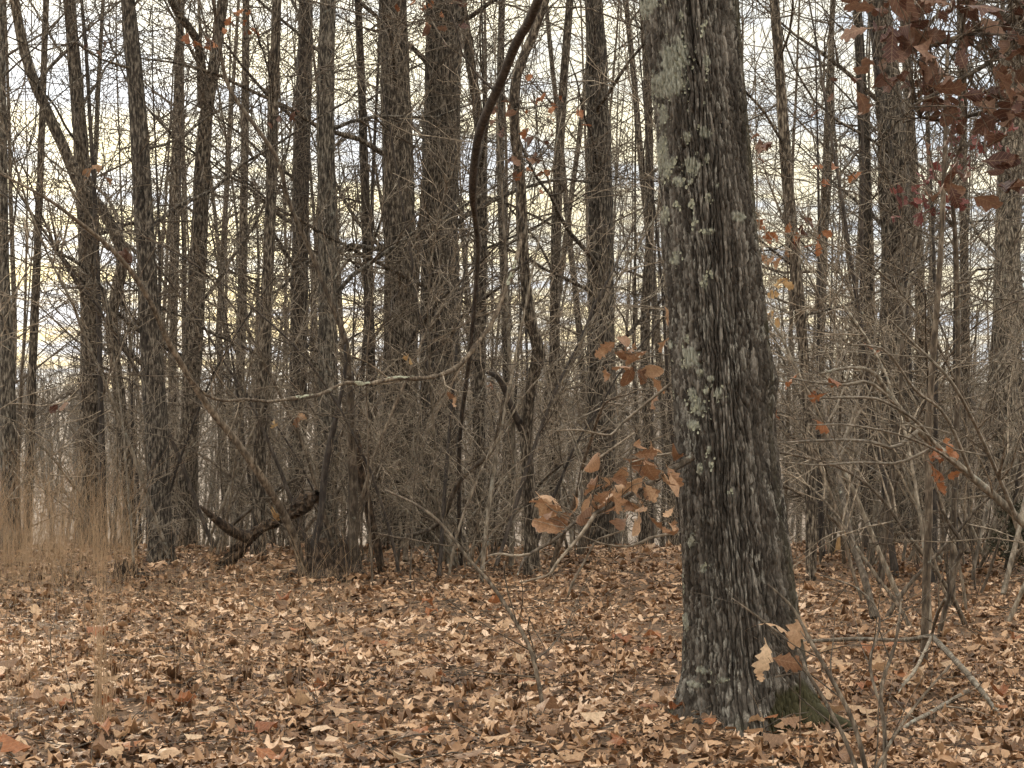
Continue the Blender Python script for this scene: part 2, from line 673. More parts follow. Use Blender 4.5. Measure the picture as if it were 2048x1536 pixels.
LOBED = lobes(13, 3.5, [.08, .26, .34, .36, .30, .16], .52, .07)
BROAD = lobes(11, 2.5, [.10, .30, .38, .40, .34, .2], .38, .1)
OVAL = dict(y=[0, .12, .45, .8, 1.0], w=[.07, .22, .29, .21, .06], dy=[0, 0, 0, .02, 0])
SMALL = dict(y=[0, .14, .36, .5, .74, .88, 1.0], w=[.05, .2, .33, .2, .34, .2, .07], dy=[0, 0, .04, 0, .05, 0, 0])


def leaf_base(S, stalk=True):
    """flat leaf, length 1 along +y: (v,2) and faces"""
    y, wd, dy = S['y'], S['w'], S['dy']
    n = len(y)
    mid = [(0, a) for a in y]
    lf = [(-b, a + c) for a, b, c in zip(y, wd, dy)]
    rt = [(b, a + c) for a, b, c in zip(y, wd, dy)]
    v = mid + lf + rt
    q = []
    for i in range(n - 1):
        q.append((i, i + 1, n + i + 1, n + i))
        q.append((i, 2 * n + i, 2 * n + i + 1, i + 1))
    if stalk:
        b = len(v)
        v += [(-.012, -.2), (.012, -.2)]
        q.append((b, b + 1, 2 * n, n))
    return np.array(v), np.array(q)


def leaf_shape(xy, fold, curl, bend, wave, ph):
    """heights of a dried, curled leaf; all parameters broadcast"""
    x, y = xy[..., 0], xy[..., 1]
    z = fold * np.abs(x) + curl * x * x + bend * (y - .5) ** 2 + wave * np.sin(9 * y + ph) * x + .6 * wave * np.sin(14 * y + ph * 2) * np.abs(x)
    x = x * (1 - .05 * np.abs(curl))
    x, y, z = np.broadcast_arrays(x, y, z)
    return np.stack([x, y, z], -1)


rng = np.random.default_rng(5)
LEAF = []
for i in range(14):
    S = [LOBED, BROAD, LOBED, BROAD, OVAL][i % 5]
    xy, q = leaf_base(S)
    xy = xy * np.array([rng.uniform(.8, 1.15), 1])
    xy[:, 0] += .08 * rng.normal() * xy[:, 1] ** 2
    v = leaf_shape(xy, rng.normal(0, .45), rng.normal(.4, .9), rng.normal(.2, .5), rng.normal(0, .35), rng.uniform(0, 6))
    LEAF.append((v - np.array([0, 0, v[:, 2].min()]), q))
LEAF_MESH = {}


def leaf_mesh(kind, matname):
    key = (kind, matname)
    if key not in LEAF_MESH:
        v, q = LEAF[kind]
        me = new_mesh("leaf_" + matname, v, [q])
        me.materials.append(M[matname])
        LEAF_MESH[key] = me
    return LEAF_MESH[key]


def rot_to(yaxis, roll, rng):
    """matrix whose y axis is yaxis"""
    yv = unit(yaxis)
    a = side_dir(yv, math.pi / 2, rng)
    x = unit(a)
    z = np.cross(x, yv)
    return np.stack([x, yv, z], 1)


def rand_rots(n, rng, tilt):
    yaw = rng.uniform(0, 2 * np.pi, n)
    a = np.abs(rng.normal(0, tilt, n))
    az = rng.uniform(0, 2 * np.pi, n)
    ax = np.stack([np.cos(az), np.sin(az), np.zeros(n)], 1)
    cz, sz = np.cos(yaw), np.sin(yaw)
    Rz = np.zeros((n, 3, 3))
    Rz[:, 0, 0] = cz
    Rz[:, 0, 1] = -sz
    Rz[:, 1, 0] = sz
    Rz[:, 1, 1] = cz
    Rz[:, 2, 2] = 1
    K = np.zeros((n, 3, 3))
    K[:, 0, 2] = ax[:, 1]
    K[:, 1, 2] = -ax[:, 0]
    K[:, 2, 0] = -ax[:, 1]
    K[:, 2, 1] = ax[:, 0]
    s, c_ = np.sin(a)[:, None, None], np.cos(a)[:, None, None]
    R = np.eye(3)[None] + s * K + (1 - c_) * (K @ K)
    return R @ Rz


def litter_batch(S, n, ymin, ymax, smin, smax, rng, tilt, hi, stalk=False):
    xy, q = leaf_base(S, stalk)
    Y = np.sqrt(rng.uniform(ymin ** 2, ymax ** 2, n))
    X = rng.uniform(-1, 1, n) * (.265 * Y + .7)
    keep = fbm(X * 2.3 + 7, Y * 2.3, 91, 3) + rng.normal(0, .09, n) > (.33 if len(S['y']) > 5 else .12)
    X, Y = X[keep], Y[keep]
    n = len(X)
    Z = terrain(X, Y) + hi * rng.uniform(0, 1, n) ** 1.5 + .05 * (fbm(X * 4, Y * 4, 93, 2) - .35)
    sc = rng.uniform(smin, smax, n) * rng.choice([1, 1, .7], n)
    one = lambda s, m_=0.0: rng.normal(m_, s, n)[:, None]
    P = leaf_shape(xy[None] * np.stack([rng.uniform(.65, 1.1, n), np.ones(n)], 1)[:, None, :], one(.35), one(1.7, .9), one(.3, .05), one(.42), rng.uniform(0, 6, n)[:, None])
    P[:, :, 1] -= .5
    P *= sc[:, None, None]
    P = np.einsum('nij,nvj->nvi', rand_rots(n, rng, tilt), P)
    low = P[:, :, 2].min(1)
    P[:, :, 2] -= (low * .75)[:, None]
    P += np.stack([X, Y, Z], 1)[:, None, :]
    f = (q[None] + (np.arange(n) * len(xy))[:, None, None]).reshape(-1, 4)
    patch = fbm(X * 1.1 + 40, Y * 1.1, 77, 3)
    tint = np.clip(rng.beta(1.3, 1.4, n) + (patch - .5) * .7, 0, 1)
    return P.reshape(-1, 3), f, np.repeat(tint, len(xy))


rng = np.random.default_rng(11)
parts = [litter_batch(BROAD, 3800, 7.6, 12.5, .05, .105, rng, .20, .03, True),
         litter_batch(LOBED, 3400, 7.6, 12.5, .055, .115, rng, .22, .035, True),
         litter_batch(OVAL, 17500, 7.6, 12.5, .018, .075, rng, .34, .04),
         litter_batch(SMALL, 11500, 11.8, 21.5, .045, .105, rng, .24, .04),
         litter_batch(OVAL, 27000, 11.8, 21.5, .02, .085, rng, .36, .045)]
off, V, FF, TT = 0, [], [], []
for v, f, tt in parts:
    V.append(v)
    FF.append(f + off)
    TT.append(tt)
    off += len(v)
lit = link("leaf_litter", new_mesh("leaf_litter", np.concatenate(V), FF, True, {"tint": np.concatenate(TT)}), M['litter'])
tag(lit, "thick carpet of dry tan and brown oak leaves covering the ground", "leaf litter", kind="stuff")

# =====================================================================
# the big lichened oak
# =====================================================================
OY = 10.05
rows = [  # py, left edge px, right edge px
    (1470, 1346, 1676), (1430, 1353, 1650), (1400, 1359, 1634), (1350, 1364, 1618), (1290, 1366, 1607), (1230, 1366, 1598), (1130, 1362, 1584),
    (1000, 1356, 1568), (880, 1350, 1555), (800, 1345, 1550), (755, 1342, 1549), (700, 1340, 1540), (600, 1336, 1529),
    (450, 1324, 1515), (330, 1316, 1505), (200, 1303, 1495), (100, 1292, 1484), (0, 1280, 1479), (-150, 1262, 1470)]
rz = np.array([EYE - (r_[0] - 768) / F * OY for r_ in rows])
rcx = np.array([((r_[1] + r_[2]) / 2 - 1024) / F * OY for r_ in rows])
rr_ = np.array([(r_[2] - r_[1]) / 2 / F * OY for r_ in rows])
rz = np.concatenate([rz, [5, 8, 11]])
rcx = np.concatenate([rcx, [.68, .50, .55]])
rr_ = np.concatenate([rr_, [.215, .17, .10]])
zz = np.concatenate([np.arange(-.12, 3.5, .0068), np.linspace(3.52, 11, 60)])
NA = 470
# columns packed more closely on the side that shows
ang = np.concatenate([np.linspace(-1.9, 1.9, 391)[:-1], np.linspace(1.9, 2 * np.pi - 1.9, 81)[:-1]])   # 0 = towards camera
ang = np.sort(ang % (2 * np.pi))
A, ZZ = np.meshgrid(ang, zz)
cxz = np.interp(ZZ, rz, rcx)
rad = np.interp(ZZ, rz, rr_) - .006
circ = 1.55                                      # nominal girth, keeps plates continuous around
U = A / (2 * np.pi) * circ
# at the foot the widening is on the right, as a root
NC = 70
cell_w = circ / NC
wu = .040 * (fbm(U / .055, ZZ / .16, 3, 3) - .5) * np.sin(A / 2) ** .5
u2 = (U + wu) / cell_w
v2 = ZZ / .24 + 1.8 * vnoise(U / cell_w * .55, ZZ * 1.2, 9)
f1, f2, cid = worley(u2, v2, 3, NC)
stripe = np.abs(np.sin(np.pi * (U / cell_w + 2.4 * (fbm(U / .12 + 4, ZZ / .40, 81, 2) - .5) + 1.5 * (fbm(U / .03, ZZ / .09, 85, 2) - .5))))
ridge = sstep(.08, .55, stripe) * (.58 + .42 * sstep(.0, .22, f2 - f1))
f1b, f2b, cidb = worley(u2 * 2.0 + 3, ZZ / .042 + 1.3 * vnoise(U / .02, ZZ * 9, 19), 8, NC * 2)
ridge2 = sstep(.02, .3, f2b - f1b)
h = ridge * (.74 + .26 * ridge2) + .30 * (fbm(U / .008, ZZ / .03, 17, 2) - .5)
amp = .030 * (.8 + .5 * fbm(U / .2, ZZ / .4, 23, 2))
lump = .018 * (fbm(np.cos(A) * 1.5 + 5, ZZ * 1.6 + np.sin(A), 41, 3) - .5) * 2
front = np.sin(A) * 0
# knot on the front and swelling on the right side
knot = np.exp(-(((U - .165) / .05) ** 2 + ((ZZ - .66) / .055) ** 2))
swell = np.exp(-(((A - 1.45) / .5) ** 2 + ((ZZ - 1.51) / .12) ** 2)) * .02
foot = sstep(.25, -.1, ZZ)
flute = foot * .07 * (np.cos(A * 5 + .6))
R_ = rad + (h - .75) * amp + lump + swell - knot * .022 + flute
px_ = cxz + R_ * np.sin(A)
py_ = OY - R_ * np.cos(A)
V = np.stack([px_, py_, ZZ + float(terrain(.93, OY)) * 0], -1).reshape(-1, 3)
obase = np.array([1.06, OY, 0.0])
nr = len(zz)
ii = (np.arange(nr - 1)[:, None] * NA + np.arange(NA)[None, :])
i2 = (np.arange(nr - 1)[:, None] * NA + (np.arange(NA)[None, :] + 1) % NA)
qf = np.stack([ii, i2, i2 + NA, ii + NA], -1).reshape(-1, 4)
plate = np.clip(.05 + .55 * cid + .40 * cidb, 0, 1)
crust = sstep(.48, .68, fbm(U / .09 + 3, ZZ / .16, 51, 4)) * sstep(.55, .75, cidb) * ridge
crust = np.clip(crust + .5 * sstep(.55, .75, fbm(U / .03 + 3, ZZ / .06, 55, 3)) * sstep(.3, -.9, np.sin(A)) * ridge, 0, 1)
ax = (A + np.pi) % (2 * np.pi) - np.pi
LICHEN = [(1350, 130, 70, 110), (1340, 175, 90, 90), (1300, 20, 45, 60), (1362, 45, 16, 24), (1405, 75, 14, 30), (1412, 135, 18, 34),
          (1330, 235, 26, 50), (1328, 300, 26, 90), (1335, 345, 24, 50), (1374, 285, 20, 28), (1408, 275, 32, 26), (1412, 325, 16, 22),
          (1384, 340, 50, 46), (1348, 330, 16, 26), (1356, 370, 34, 26), (1380, 372, 14, 16), (1416, 402, 18, 26), (1382, 415, 16, 24),
          (1388, 450, 14, 38), (1412, 470, 40, 16), (1354, 415, 16, 20), (1475, 440, 40, 28), (1433, 380, 10, 12), (1335, 430, 16, 50),
          (1352, 520, 22, 36), (1408, 565, 18, 40), (1422, 555, 8, 22), (1345, 690, 24, 26), (1382, 715, 44, 56), (1402, 745, 22, 22),
          (1376, 680, 16, 22), (1420, 758, 22, 16), (1386, 790, 22, 34), (1395, 812, 44, 44), (1388, 850, 32, 28), (1434, 785, 24, 30),
          (1412, 780, 18, 20), (1418, 895, 12, 16), (1398, 935, 16, 32), (1420, 925, 18, 20), (1345, 790, 14, 26), (1405, 1330, 24, 16),
          (1392, 1360, 26, 18), (1443, 1345, 24, 16), (1385, 1075, 18, 30), (1408, 1130, 14, 24), (1365, 1290, 12, 60), (1378, 1240, 14, 40),
          (1366, 1170, 10, 60), (1455, 980, 14, 10)]
lich = np.zeros(A.shape)
spx = 1024 + (cxz + rad * np.sin(A)) * F / (OY - .18)       # where each bark point stands, on the photograph's scale
spy = 768 + (EYE - ZZ) * F / OY
vis = np.cos(A) > -.1
for (lx, ly, lw, lh) in LICHEN:
    lich = np.maximum(lich, vis * np.exp(-.5 * (((spx - lx) / (lw * .29)) ** 2 + ((spy - ly) / (lh * .29)) ** 2)))
lich = sstep(.46, .60, lich * .62 + .55 * fbm(U / .018 + 9, ZZ / .022, 71, 4) - .05)
R_ = R_ + lich * .004
px_ = cxz + R_ * np.sin(A)
py_ = OY - R_ * np.cos(A)
V = np.stack([px_, py_, ZZ], -1).reshape(-1, 3)
mossy = sstep(.55, .7, fbm(U / .1, ZZ / .1, 61, 3) * .5 + .62 * sstep(.34, .02, ZZ) * sstep(.0, .45, ax) + .25 * sstep(.12, .0, ZZ))
mossy = np.clip(mossy + .55 * sstep(.5, .65, fbm(U / .12, ZZ / .5, 65, 3)) * sstep(.75, 1.4, ax), 0, 1)
oak = thing("oak_tree", "thick dark oak with furrowed bark and pale lichen patches", "tree", obase)
link("trunk", new_mesh("oak_trunk", V - obase, [qf], True, {"plate": plate.ravel(), "crust": crust.ravel(), "moss": mossy.ravel(), "lichen": lich.ravel()}), M['oak'], oak)
print("oak tris", len(qf) * 2)


def oak_surface(px, py):
    z = EYE - (py - 768) / F * OY
    cx = np.interp(z, rz, rcx)
    r = np.interp(z, rz, rr_)
    x = (px - 1024) / F * (OY - .18)
    s = np.clip((x - cx) / r, -.98, .98)
    a = math.asin(s)
    return a, z, cx, r


rng = np.random.default_rng(21)


def lichen_patch(px, py, wpx, hpx, dens=1.0, name="lichen_patch"):
    n = int(dens * wpx * hpx / 60) + 3
    Vs, Fs, o_ = [], [], 0
    for _ in range(n):
        u_, v_ = rng.normal(0, .24, 2)
        if rng.random() < .22:
            u_, v_ = rng.normal(0, .42, 2)
        a, z, cx, r = oak_surface(px + u_ * wpx, py + v_ * hpx)
        k_ = rng.integers(6, 9)
        sz = .002 + .0065 * rng.random() ** 1.6
        th = np.arange(k_) * 2 * np.pi / k_ + rng.uniform(0, 1)
        rr2 = sz * rng.uniform(.6, 1.25, k_)
        lu, lv = rr2 * np.cos(th), rr2 * np.sin(th) * 1.15
        lift = rng.uniform(-.002, .004)
        aa = a + lu / r
        rim = r - .002 + lift + rng.uniform(-.001, .004, k_)
        ring = np.stack([cx + rim * np.sin(aa), OY - rim * np.cos(aa), z + lv], 1)
        cen = np.array([[cx + (r - .003 + lift) * math.sin(a), OY - (r - .003 + lift) * math.cos(a), z]])
        Vs.append(np.concatenate([cen, ring]))
        Fs.append(np.array([(o_, o_ + 1 + i, o_ + 1 + (i + 1) % k_) for i in range(k_)]))
        o_ += k_ + 1
    ob = link(name, new_mesh(name, np.concatenate(Vs) - obase, [np.concatenate(Fs)], True), M['lichen'], oak)
    ob["kind"] = "stuff"
    return ob


for a in LICHEN:
    lichen_patch(*a)

# root spreading to the right and limbs above the frame
rt_ = catmull([(1.27, OY - .10, .10), (1.40, OY - .17, .02), (1.52, OY - .26, -.03), (1.62, OY - .34, -.1)], 10)
tubes_obj("root", [(rt_, np.linspace(.04, .016, 10), 10)], M['moss'], oak, obase)
st_oak = Style(dens=(2.0, 3.2, 4), n=(12, 8, 5), sides=(7, 5, 3), wig=.13, trop=.05)
for z0, az, Ln, r0 in ((4.4, -1.9, 3.5, .07), (5.2, 1.2, 4, .08), (6.2, 2.6, 3.5, .07), (7.2, -.6, 3.4, .06), (8.3, .9, 3, .05), (9.2, 3.9, 3, .05)):
    o_ = []
    p0 = np.array([np.interp(z0, rz, rcx), OY, z0])
    d0 = unit(np.array([math.sin(az), -math.cos(az) * .8, .55]))
    grow(o_, p0, d0, Ln, r0, 0, rng, st_oak)
    tubes_obj("branch", o_[:1], M['bark'], oak, obase)
    tubes_obj("twigs", o_[1:], M['twig'], oak, obase)["kind"] = "stuff"


# =====================================================================
# tools for leafy twigs and traced stems
# =====================================================================
def world_path(pts, Y0=None, Y1=None, m_=None, jit=.0, rng=None):
    """pts: (px,py,width) measured on the photograph, depth from Y0 (first point) to Y1 (last)"""
    k_ = len(pts)
    Y0 = Y0
    Y1 = Y0 if Y1 is None else Y1
    Ys = np.linspace(Y0, Y1, k_)
    if rng is not None and jit:
        Ys = Ys + np.concatenate([[0], np.cumsum(rng.normal(0, jit, k_ - 1))])
    P = np.array([at(a[0], a[1], y) for a, y in zip(pts, Ys)])
    R = np.array([a[2] for a in pts]) / 2 / F * Ys
    Q = catmull(np.concatenate([P, R[:, None]], 1), m_ or max(8, 3 * k_))
    return Q[:, :3], np.maximum(Q[:, 3], .0012)


def hang_leaves(parent, origin, centre, n, spread, size, matname, rng, down=.9, twig=None, tw_mat='twig'):
    """n leaves around a point, each a mesh object under parent (a thing or one of its branches)"""
    tw = []
    for _ in range(n):
        q = centre + rng.normal(0, 1, 3) * np.asarray(spread)
        d = unit(np.array([rng.normal(0, .8), rng.normal(0, .8), -down + rng.normal(0, .45)]))
        s = size * rng.uniform(.65, 1.2)
        R = rot_to(d, 0, rng) * s
        me = leaf_mesh(int(rng.integers(0, 14)), matname)
        o = link("leaf", me, None, parent)
        Mx = np.eye(4)
        Mx[:3, :3] = R
        Mx[:3, 3] = q - np.asarray(origin)
        o.matrix_local = Matrix(Mx.tolist())
        st_ = centre if twig is None else twig[np.argmin(np.linalg.norm(twig - q, axis=1))]
        end = q - d * s * .18
        mid = (st_ + end) / 2 + rng.normal(0, .12, 3) * np.linalg.norm(end - st_)
        tw.append((catmull([st_, mid, end], 5), np.linspace(.0032, .0016, 5), 3))
    if tw:
        tubes_obj("twigs", tw, M[tw_mat], parent, origin)["kind"] = "stuff"


# low drooping branch of the oak with orange leaves
rng = np.random.default_rng(31)
main, mr_ = world_path([(1385, 915, 15), (1350, 935, 14), (1290, 972, 12), (1240, 1000, 11), (1190, 1028, 10), (1150, 1045, 8), (1115, 1075, 7),
                        (1060, 1108, 6), (1045, 1125, 5), (1035, 1150, 3)], 9.85, 9.2)
br = tubes_obj("branch", [(main, mr_, 7)], M['stem'], oak, obase)
sub = []
for pts, y0, y1 in (([(1190, 1028, 9), (1165, 1065, 8), (1140, 1095, 7), (1110, 1130, 6), (1095, 1150, 5), (1040, 1165, 3)], 9.4, 9.2),
                    ([(1060, 1108, 5), (1030, 1112, 6), (1000, 1108, 6), (975, 1112, 3)], 9.25, 9.2),
                    ([(1350, 1066, 7), (1300, 1076, 6), (1280, 1086, 6), (1250, 1093, 5), (1200, 1086, 4), (1150, 1065, 3)], 9.9, 9.6),
                    ([(1250, 1060, 3), (1205, 1075, 5), (1190, 1085, 5), (1165, 1130, 5), (1145, 1165, 6), (1135, 1195, 4)], 9.7, 9.75),
                    ([(1350, 760, 7), (1300, 800, 6), (1240, 850, 6), (1220, 870, 5), (1160, 860, 4), (1100, 862, 3)], 10.1, 9.9),
                    ([(1270, 865, 4), (1220, 900, 5), (1185, 925, 5), (1165, 945, 2)], 9.9, 9.8),
                    ([(1350, 905, 4), (1310, 912, 4), (1260, 925, 3)], 9.9, 9.8)):
    a_, b_ = world_path(pts, y0, y1)
    sub.append((a_, b_, 5))
    sprout(sub, a_, b_, 1, rng, Style(dens=(3, 5, 6), ang=(.5, 1.0), tip=.0011, rr=.6))
sprout(sub, main, mr_, 1, rng, Style(dens=(3, 3, 6), ang=(.5, 1.0), tip=.0011, rr=.5))
tubes_obj("twigs", sub, M['twig_pale'], oak, obase)["kind"] = "stuff"
for px, py, n, sx_, sz_, size in ((1065, 1000, 3, 22, 12, .16), (1090, 1030, 5, 34, 16, .13), (1150, 1005, 4, 26, 18, .12), (1250, 905, 5, 26, 12, .12),
                                  (1195, 960, 4, 14, 16, .12), (1275, 950, 9, 40, 20, .13), (1330, 965, 6, 24, 20, .13), (1270, 1000, 5, 30, 20, .13),
                                  (1275, 1020, 4, 18, 18, .16), (1335, 1030, 3, 12, 12, .11), (1235, 975, 4, 20, 14, .12)):
    cpt = at(px, py, 9.55 + rng.normal(0, .08))
    hang_leaves(br, obase, cpt, n, (sx_ / F * 9.5, .10, sz_ / F * 9.5), size * .8, 'leaf_orange', rng, .5, main)
for px, py, n in ((1250, 705, 8), (1275, 740, 4), (1330, 640, 2), (1330, 690, 3), (1300, 780, 3)):
    cpt = at(px, py, 10.5)
    hang_leaves(br, obase, cpt, n, (.045, .08, .035), .10, 'leaf_orange', rng, .6)

# =====================================================================
# measured trees and saplings
# =====================================================================
def tree(name, label, cat, pts, Y, Ytop=None, top=13.0, mat='bark', branches=6, blen=2.6, bz=None, seed=0, group=None, sides=20,
         base_from=None, twig='twig', lean=0.0, style=None, extra_twigs=0.0, bark_amp=.05):
    """trunk traced through pts (px,py,width px) from the foot up; continues to `top` metres above the frame"""
    rng = np.random.default_rng(seed)
    Ytop = Y if Ytop is None else Ytop
    P, R = world_path(pts, Y, Ytop, m_=4 * len(pts), jit=.012 * Y / 18, rng=rng)
    R = R * ((.9 if name == 'large_tree' else .8) if (top and top > 9) else .88)
    x0, y0 = P[0, 0], P[0, 1]
    gz = float(terrain(x0, y0))
    if P[0, 2] > gz - .05:            # carry the stem down into the ground
        n0 = max(2, int((P[0, 2] - gz) / .3) + 2)
        d0 = P[0] - P[2]
        low = np.linspace(0, 1, n0, endpoint=False)[:, None]
        foot_ = np.array([x0 + d0[0] * .4, y0, gz - .12])
        P = np.concatenate([foot_ * (1 - low) + P[0] * low, P])
        R = np.concatenate([np.full(n0, R[0]) * (1 + .12 * (1 - low[:, 0])), R])
    if top and P[-1, 2] < top:
        n1 = int((top - P[-1, 2]) / .45) + 2
        d1 = unit(P[-1] - P[-4])
        tt = np.linspace(0, 1, n1)[1:]
        Lx = (top - P[-1, 2]) / max(d1[2], .5)
        dirs = d1[None] * (1 - tt[:, None] * .7) + UP[None] * tt[:, None] * .7 + np.cumsum(rng.normal(0, .03, (n1 - 1, 3)), 0)
        dirs /= np.linalg.norm(dirs, axis=1, keepdims=True)
        ext = P[-1] + np.cumsum(dirs * Lx / (n1 - 1), 0)
        P = np.concatenate([P, ext])
        R = np.concatenate([R, R[-1] * (1 - .8 * tt)])
    base = np.array([P[0, 0], P[0, 1], gz])
    th = thing(name, label, cat, base, group)
    # trunk with a little fluting and a flared foot
    zr = P[:, 2] - gz
    R = R * (1 + .35 * np.exp(-np.clip(zr, 0, None) / .18) * (R > .05))
    seglen = np.linalg.norm(np.diff(P, axis=0), axis=1).sum()
    mm = int(min(220, max(30, seglen / (.05 if R[0] > .06 else .09))))
    Q = catmull(np.concatenate([P, R[:, None]], 1), mm)
    v, f = tubes_geo([(Q[:, :3], np.maximum(Q[:, 3], .002), sides)])
    vv = v.reshape(mm, sides, 3)
    aa = np.arange(sides)[None, :] * 6.283 / sides
    hh = np.arange(mm)[:, None] * seglen / mm
    bump_ = (vnoise(np.cos(aa) * 3.2 + seed, hh * 3.1 + np.sin(aa) * 3.2, seed) - .5) * 2 * bark_amp * 1.6 + \
            (vnoise(aa / 6.283 * sides * .8, hh * 7, seed + 3) - .5) * 2 * bark_amp
    vv = Q[:, None, :3] + (vv - Q[:, None, :3]) * (1 + bump_[..., None])
    link("trunk", new_mesh("trunk", vv.reshape(-1, 3) - base, f), M[mat], th)
    st = style or Style(dens=(4.2, 4.4, 5), n=(9, 6, 4), sides=(5, 3, 3), wig=.17, trop=.08, ratio=(.3, .6), tip=.0034, rr=.66)
    if top and top > 9:
        branches, bz = int(branches * 1.6), bz or (1.5, 8.5)
    fine = []
    lo, hi = bz if bz else (2.0, min(top or 4, 11))
    zQ = Q[:, 2] - gz
    for b_ in range(branches):
        z0 = lo + (hi - lo) * (b_ + rng.uniform(0, 1)) / branches
        i = int(np.clip(np.searchsorted(zQ, z0), 1, mm - 2))
        td = unit(Q[i + 1, :3] - Q[i - 1, :3])
        d = side_dir(td, rng.uniform(.7, 1.25), rng)
        rb = min(Q[i, 3] * rng.uniform(.14, .32), .028)
        ol = []
        grow(ol, Q[i, :3], d, blen * rng.uniform(.6, 1.3), rb, 0, rng, st)
        tubes_obj("branch", ol[:1], M[mat], th, base)
        fine += ol[1:]
    if extra_twigs:
        s2 = Style(dens=(extra_twigs * 2.2, 5, 7), n=(7, 5, 4), sides=(4, 3, 3), wig=.15, trop=.1, ratio=(.12, .45), tip=.002)
        sprout(fine, Q[:, :3], np.minimum(Q[:, 3], .012), 0, rng, s2, .12, .98, min(seglen, 5.5))
    if fine:
        tubes_obj("crown", fine, M[twig], th, base)
    return th, base, Q


T = {}
def TR(key, *a, **k_):
    T[key] = tree(*a, **k_)


G_TRUNK = None
TR('a', "bare_tree", "pale lichened trunk cut by the left edge of the picture", "tree",
   [(24, 1110, 46), (18, 900, 42), (14, 760, 40), (10, 640, 36), (6, 520, 30), (4, 300, 26), (0, 0, 22)], 19.2, mat='bark_pale', seed=101)
TR('b', "bare_tree", "slim straight trunk second from the left edge, against the brightest sky", "tree",
   [(55, 1060, 24), (60, 900, 24), (66, 700, 22), (74, 520, 20), (84, 250, 17), (92, 0, 15)], 23, seed=102, branches=8, sides=14)
TR('c', "bare_tree", "upright grey trunk beside the glowing gap at the left", "tree",
   [(172, 1080, 54), (176, 900, 50), (180, 700, 46), (174, 500, 42), (162, 300, 38), (148, 120, 32), (138, 0, 30)], 21, seed=103, branches=8)
TR('d', "leaning_tree", "trunk leaning from upper left across the upright ones and kinked low down", "tree",
   [(262, 1090, 30), (250, 900, 30), (232, 740, 29), (222, 650, 30), (238, 560, 30), (243, 500, 29), (205, 420, 28), (160, 370, 28), (130, 300, 28),
    (95, 225, 27), (55, 125, 26), (28, 0, 24)], 20, mat='bark', seed=104, branches=6, sides=16)
TR('e', "bare_tree", "sturdy grey trunk rising between the leaning stems, foot beside a dark root hollow", "tree",
   [(325, 1140, 62), (318, 1000, 58), (312, 850, 56), (302, 700, 54), (293, 520, 48), (282, 330, 46), (270, 150, 40), (256, 0, 36)], 17.9, seed=105,
   branches=9, extra_twigs=1.2)
TR('f', "forked_tree", "tall trunk forking near the top, right of the sturdy grey trunk", "tree",
   [(372, 1100, 46), (378, 900, 46), (386, 700, 44), (398, 500, 42), (404, 360, 40), (410, 250, 36), (428, 130, 30), (446, 0, 28)], 20.5, seed=106, branches=8)
TR('g', "bare_tree", "slender straight trunk crossed low by an arching sapling", "tree",
   [(515, 1110, 34), (520, 900, 32), (528, 700, 30), (540, 450, 27), (547, 200, 25), (554, 0, 22)], 18.8, seed=107, branches=8, extra_twigs=.8, sides=16)
TR('h', "bare_tree", "dim grey trunk standing farther back between two slender ones", "tree",
   [(592, 1080, 44), (596, 800, 44), (600, 500, 42), (606, 250, 40), (612, 0, 36)], 25, seed=108, branches=8, mat='bark_dark')
TR('i', "bare_tree", "mottled pale trunk left of the twin large trunks", "tree",
   [(655, 1110, 50), (656, 900, 48), (656, 700, 46), (655, 450, 46), (650, 230, 44), (656, 0, 40)], 19.5, seed=109, branches=8, mat='bark_pale')
TR('j', "bare_tree", "thin dark trunk tight beside the left one of the twin large trunks", "tree",
   [(752, 1090, 28), (745, 850, 26), (738, 600, 25), (730, 380, 22), (722, 150, 20), (716, 0, 18)], 22, seed=110, branches=7, mat='bark_dark', sides=14)
TR('k', "large_tree", "large dark trunk, left one of the twin large trunks", "tree",
   [(802, 1095, 82), (800, 900, 76), (800, 650, 72), (797, 400, 70), (792, 200, 66), (785, 0, 62)], 20.5, seed=111, branches=8, sides=26, mat='bark')
TR('l', "large_tree", "broadest far trunk, right one of the twin large trunks", "tree",
   [(880, 1095, 96), (880, 900, 88), (880, 650, 84), (880, 400, 82), (883, 200, 80), (886, 0, 76)], 20.8, seed=112, branches=8, sides=28)
TR('m', "bare_tree", "narrow trunk directly right of the twin large trunks", "tree",
   [(958, 1100, 32), (958, 850, 32), (960, 600, 31), (962, 300, 27), (940, 120, 24), (925, 0, 20)], 21.5, seed=113, branches=7, sides=16)
TR('o', "bare_tree", "grey trunk seen between the burled tree and the broad straight trunk", "tree",
   [(1110, 1090, 30), (1110, 850, 28), (1110, 600, 27), (1116, 350, 25), (1128, 150, 22), (1140, 0, 20)], 24, seed=115, branches=8, sides=14)
TR('p', "bare_tree", "broad straight trunk midway between the twin trunks and the lichened oak", "tree",
   [(1204, 1090, 78), (1204, 950, 72), (1203, 750, 68), (1201, 520, 64), (1198, 300, 60), (1192, 100, 50), (1188, 0, 46)], 22, seed=116, branches=9, sides=24)
TR('q', "bare_tree", "thin leaning trunk just left of the lichened oak", "tree",
   [(1292, 1095, 26), (1295, 850, 25), (1290, 650, 24), (1300, 450, 22), (1296, 200, 20), (1285, 0, 18)], 26, seed=117, branches=8, sides=14)
TR('r', "bare_tree", "slim lichen spotted trunk just right of the lichened oak", "tree",
   [(1622, 1172, 28), (1622, 1000, 27), (1617, 850, 27), (1608, 720, 27), (1600, 620, 28), (1585, 480, 30), (1572, 330, 29), (1562, 180, 27), (1548, 0, 24)], 16.6,
   seed=118, branches=8, mat='bark', sides=16, extra_twigs=1.2)
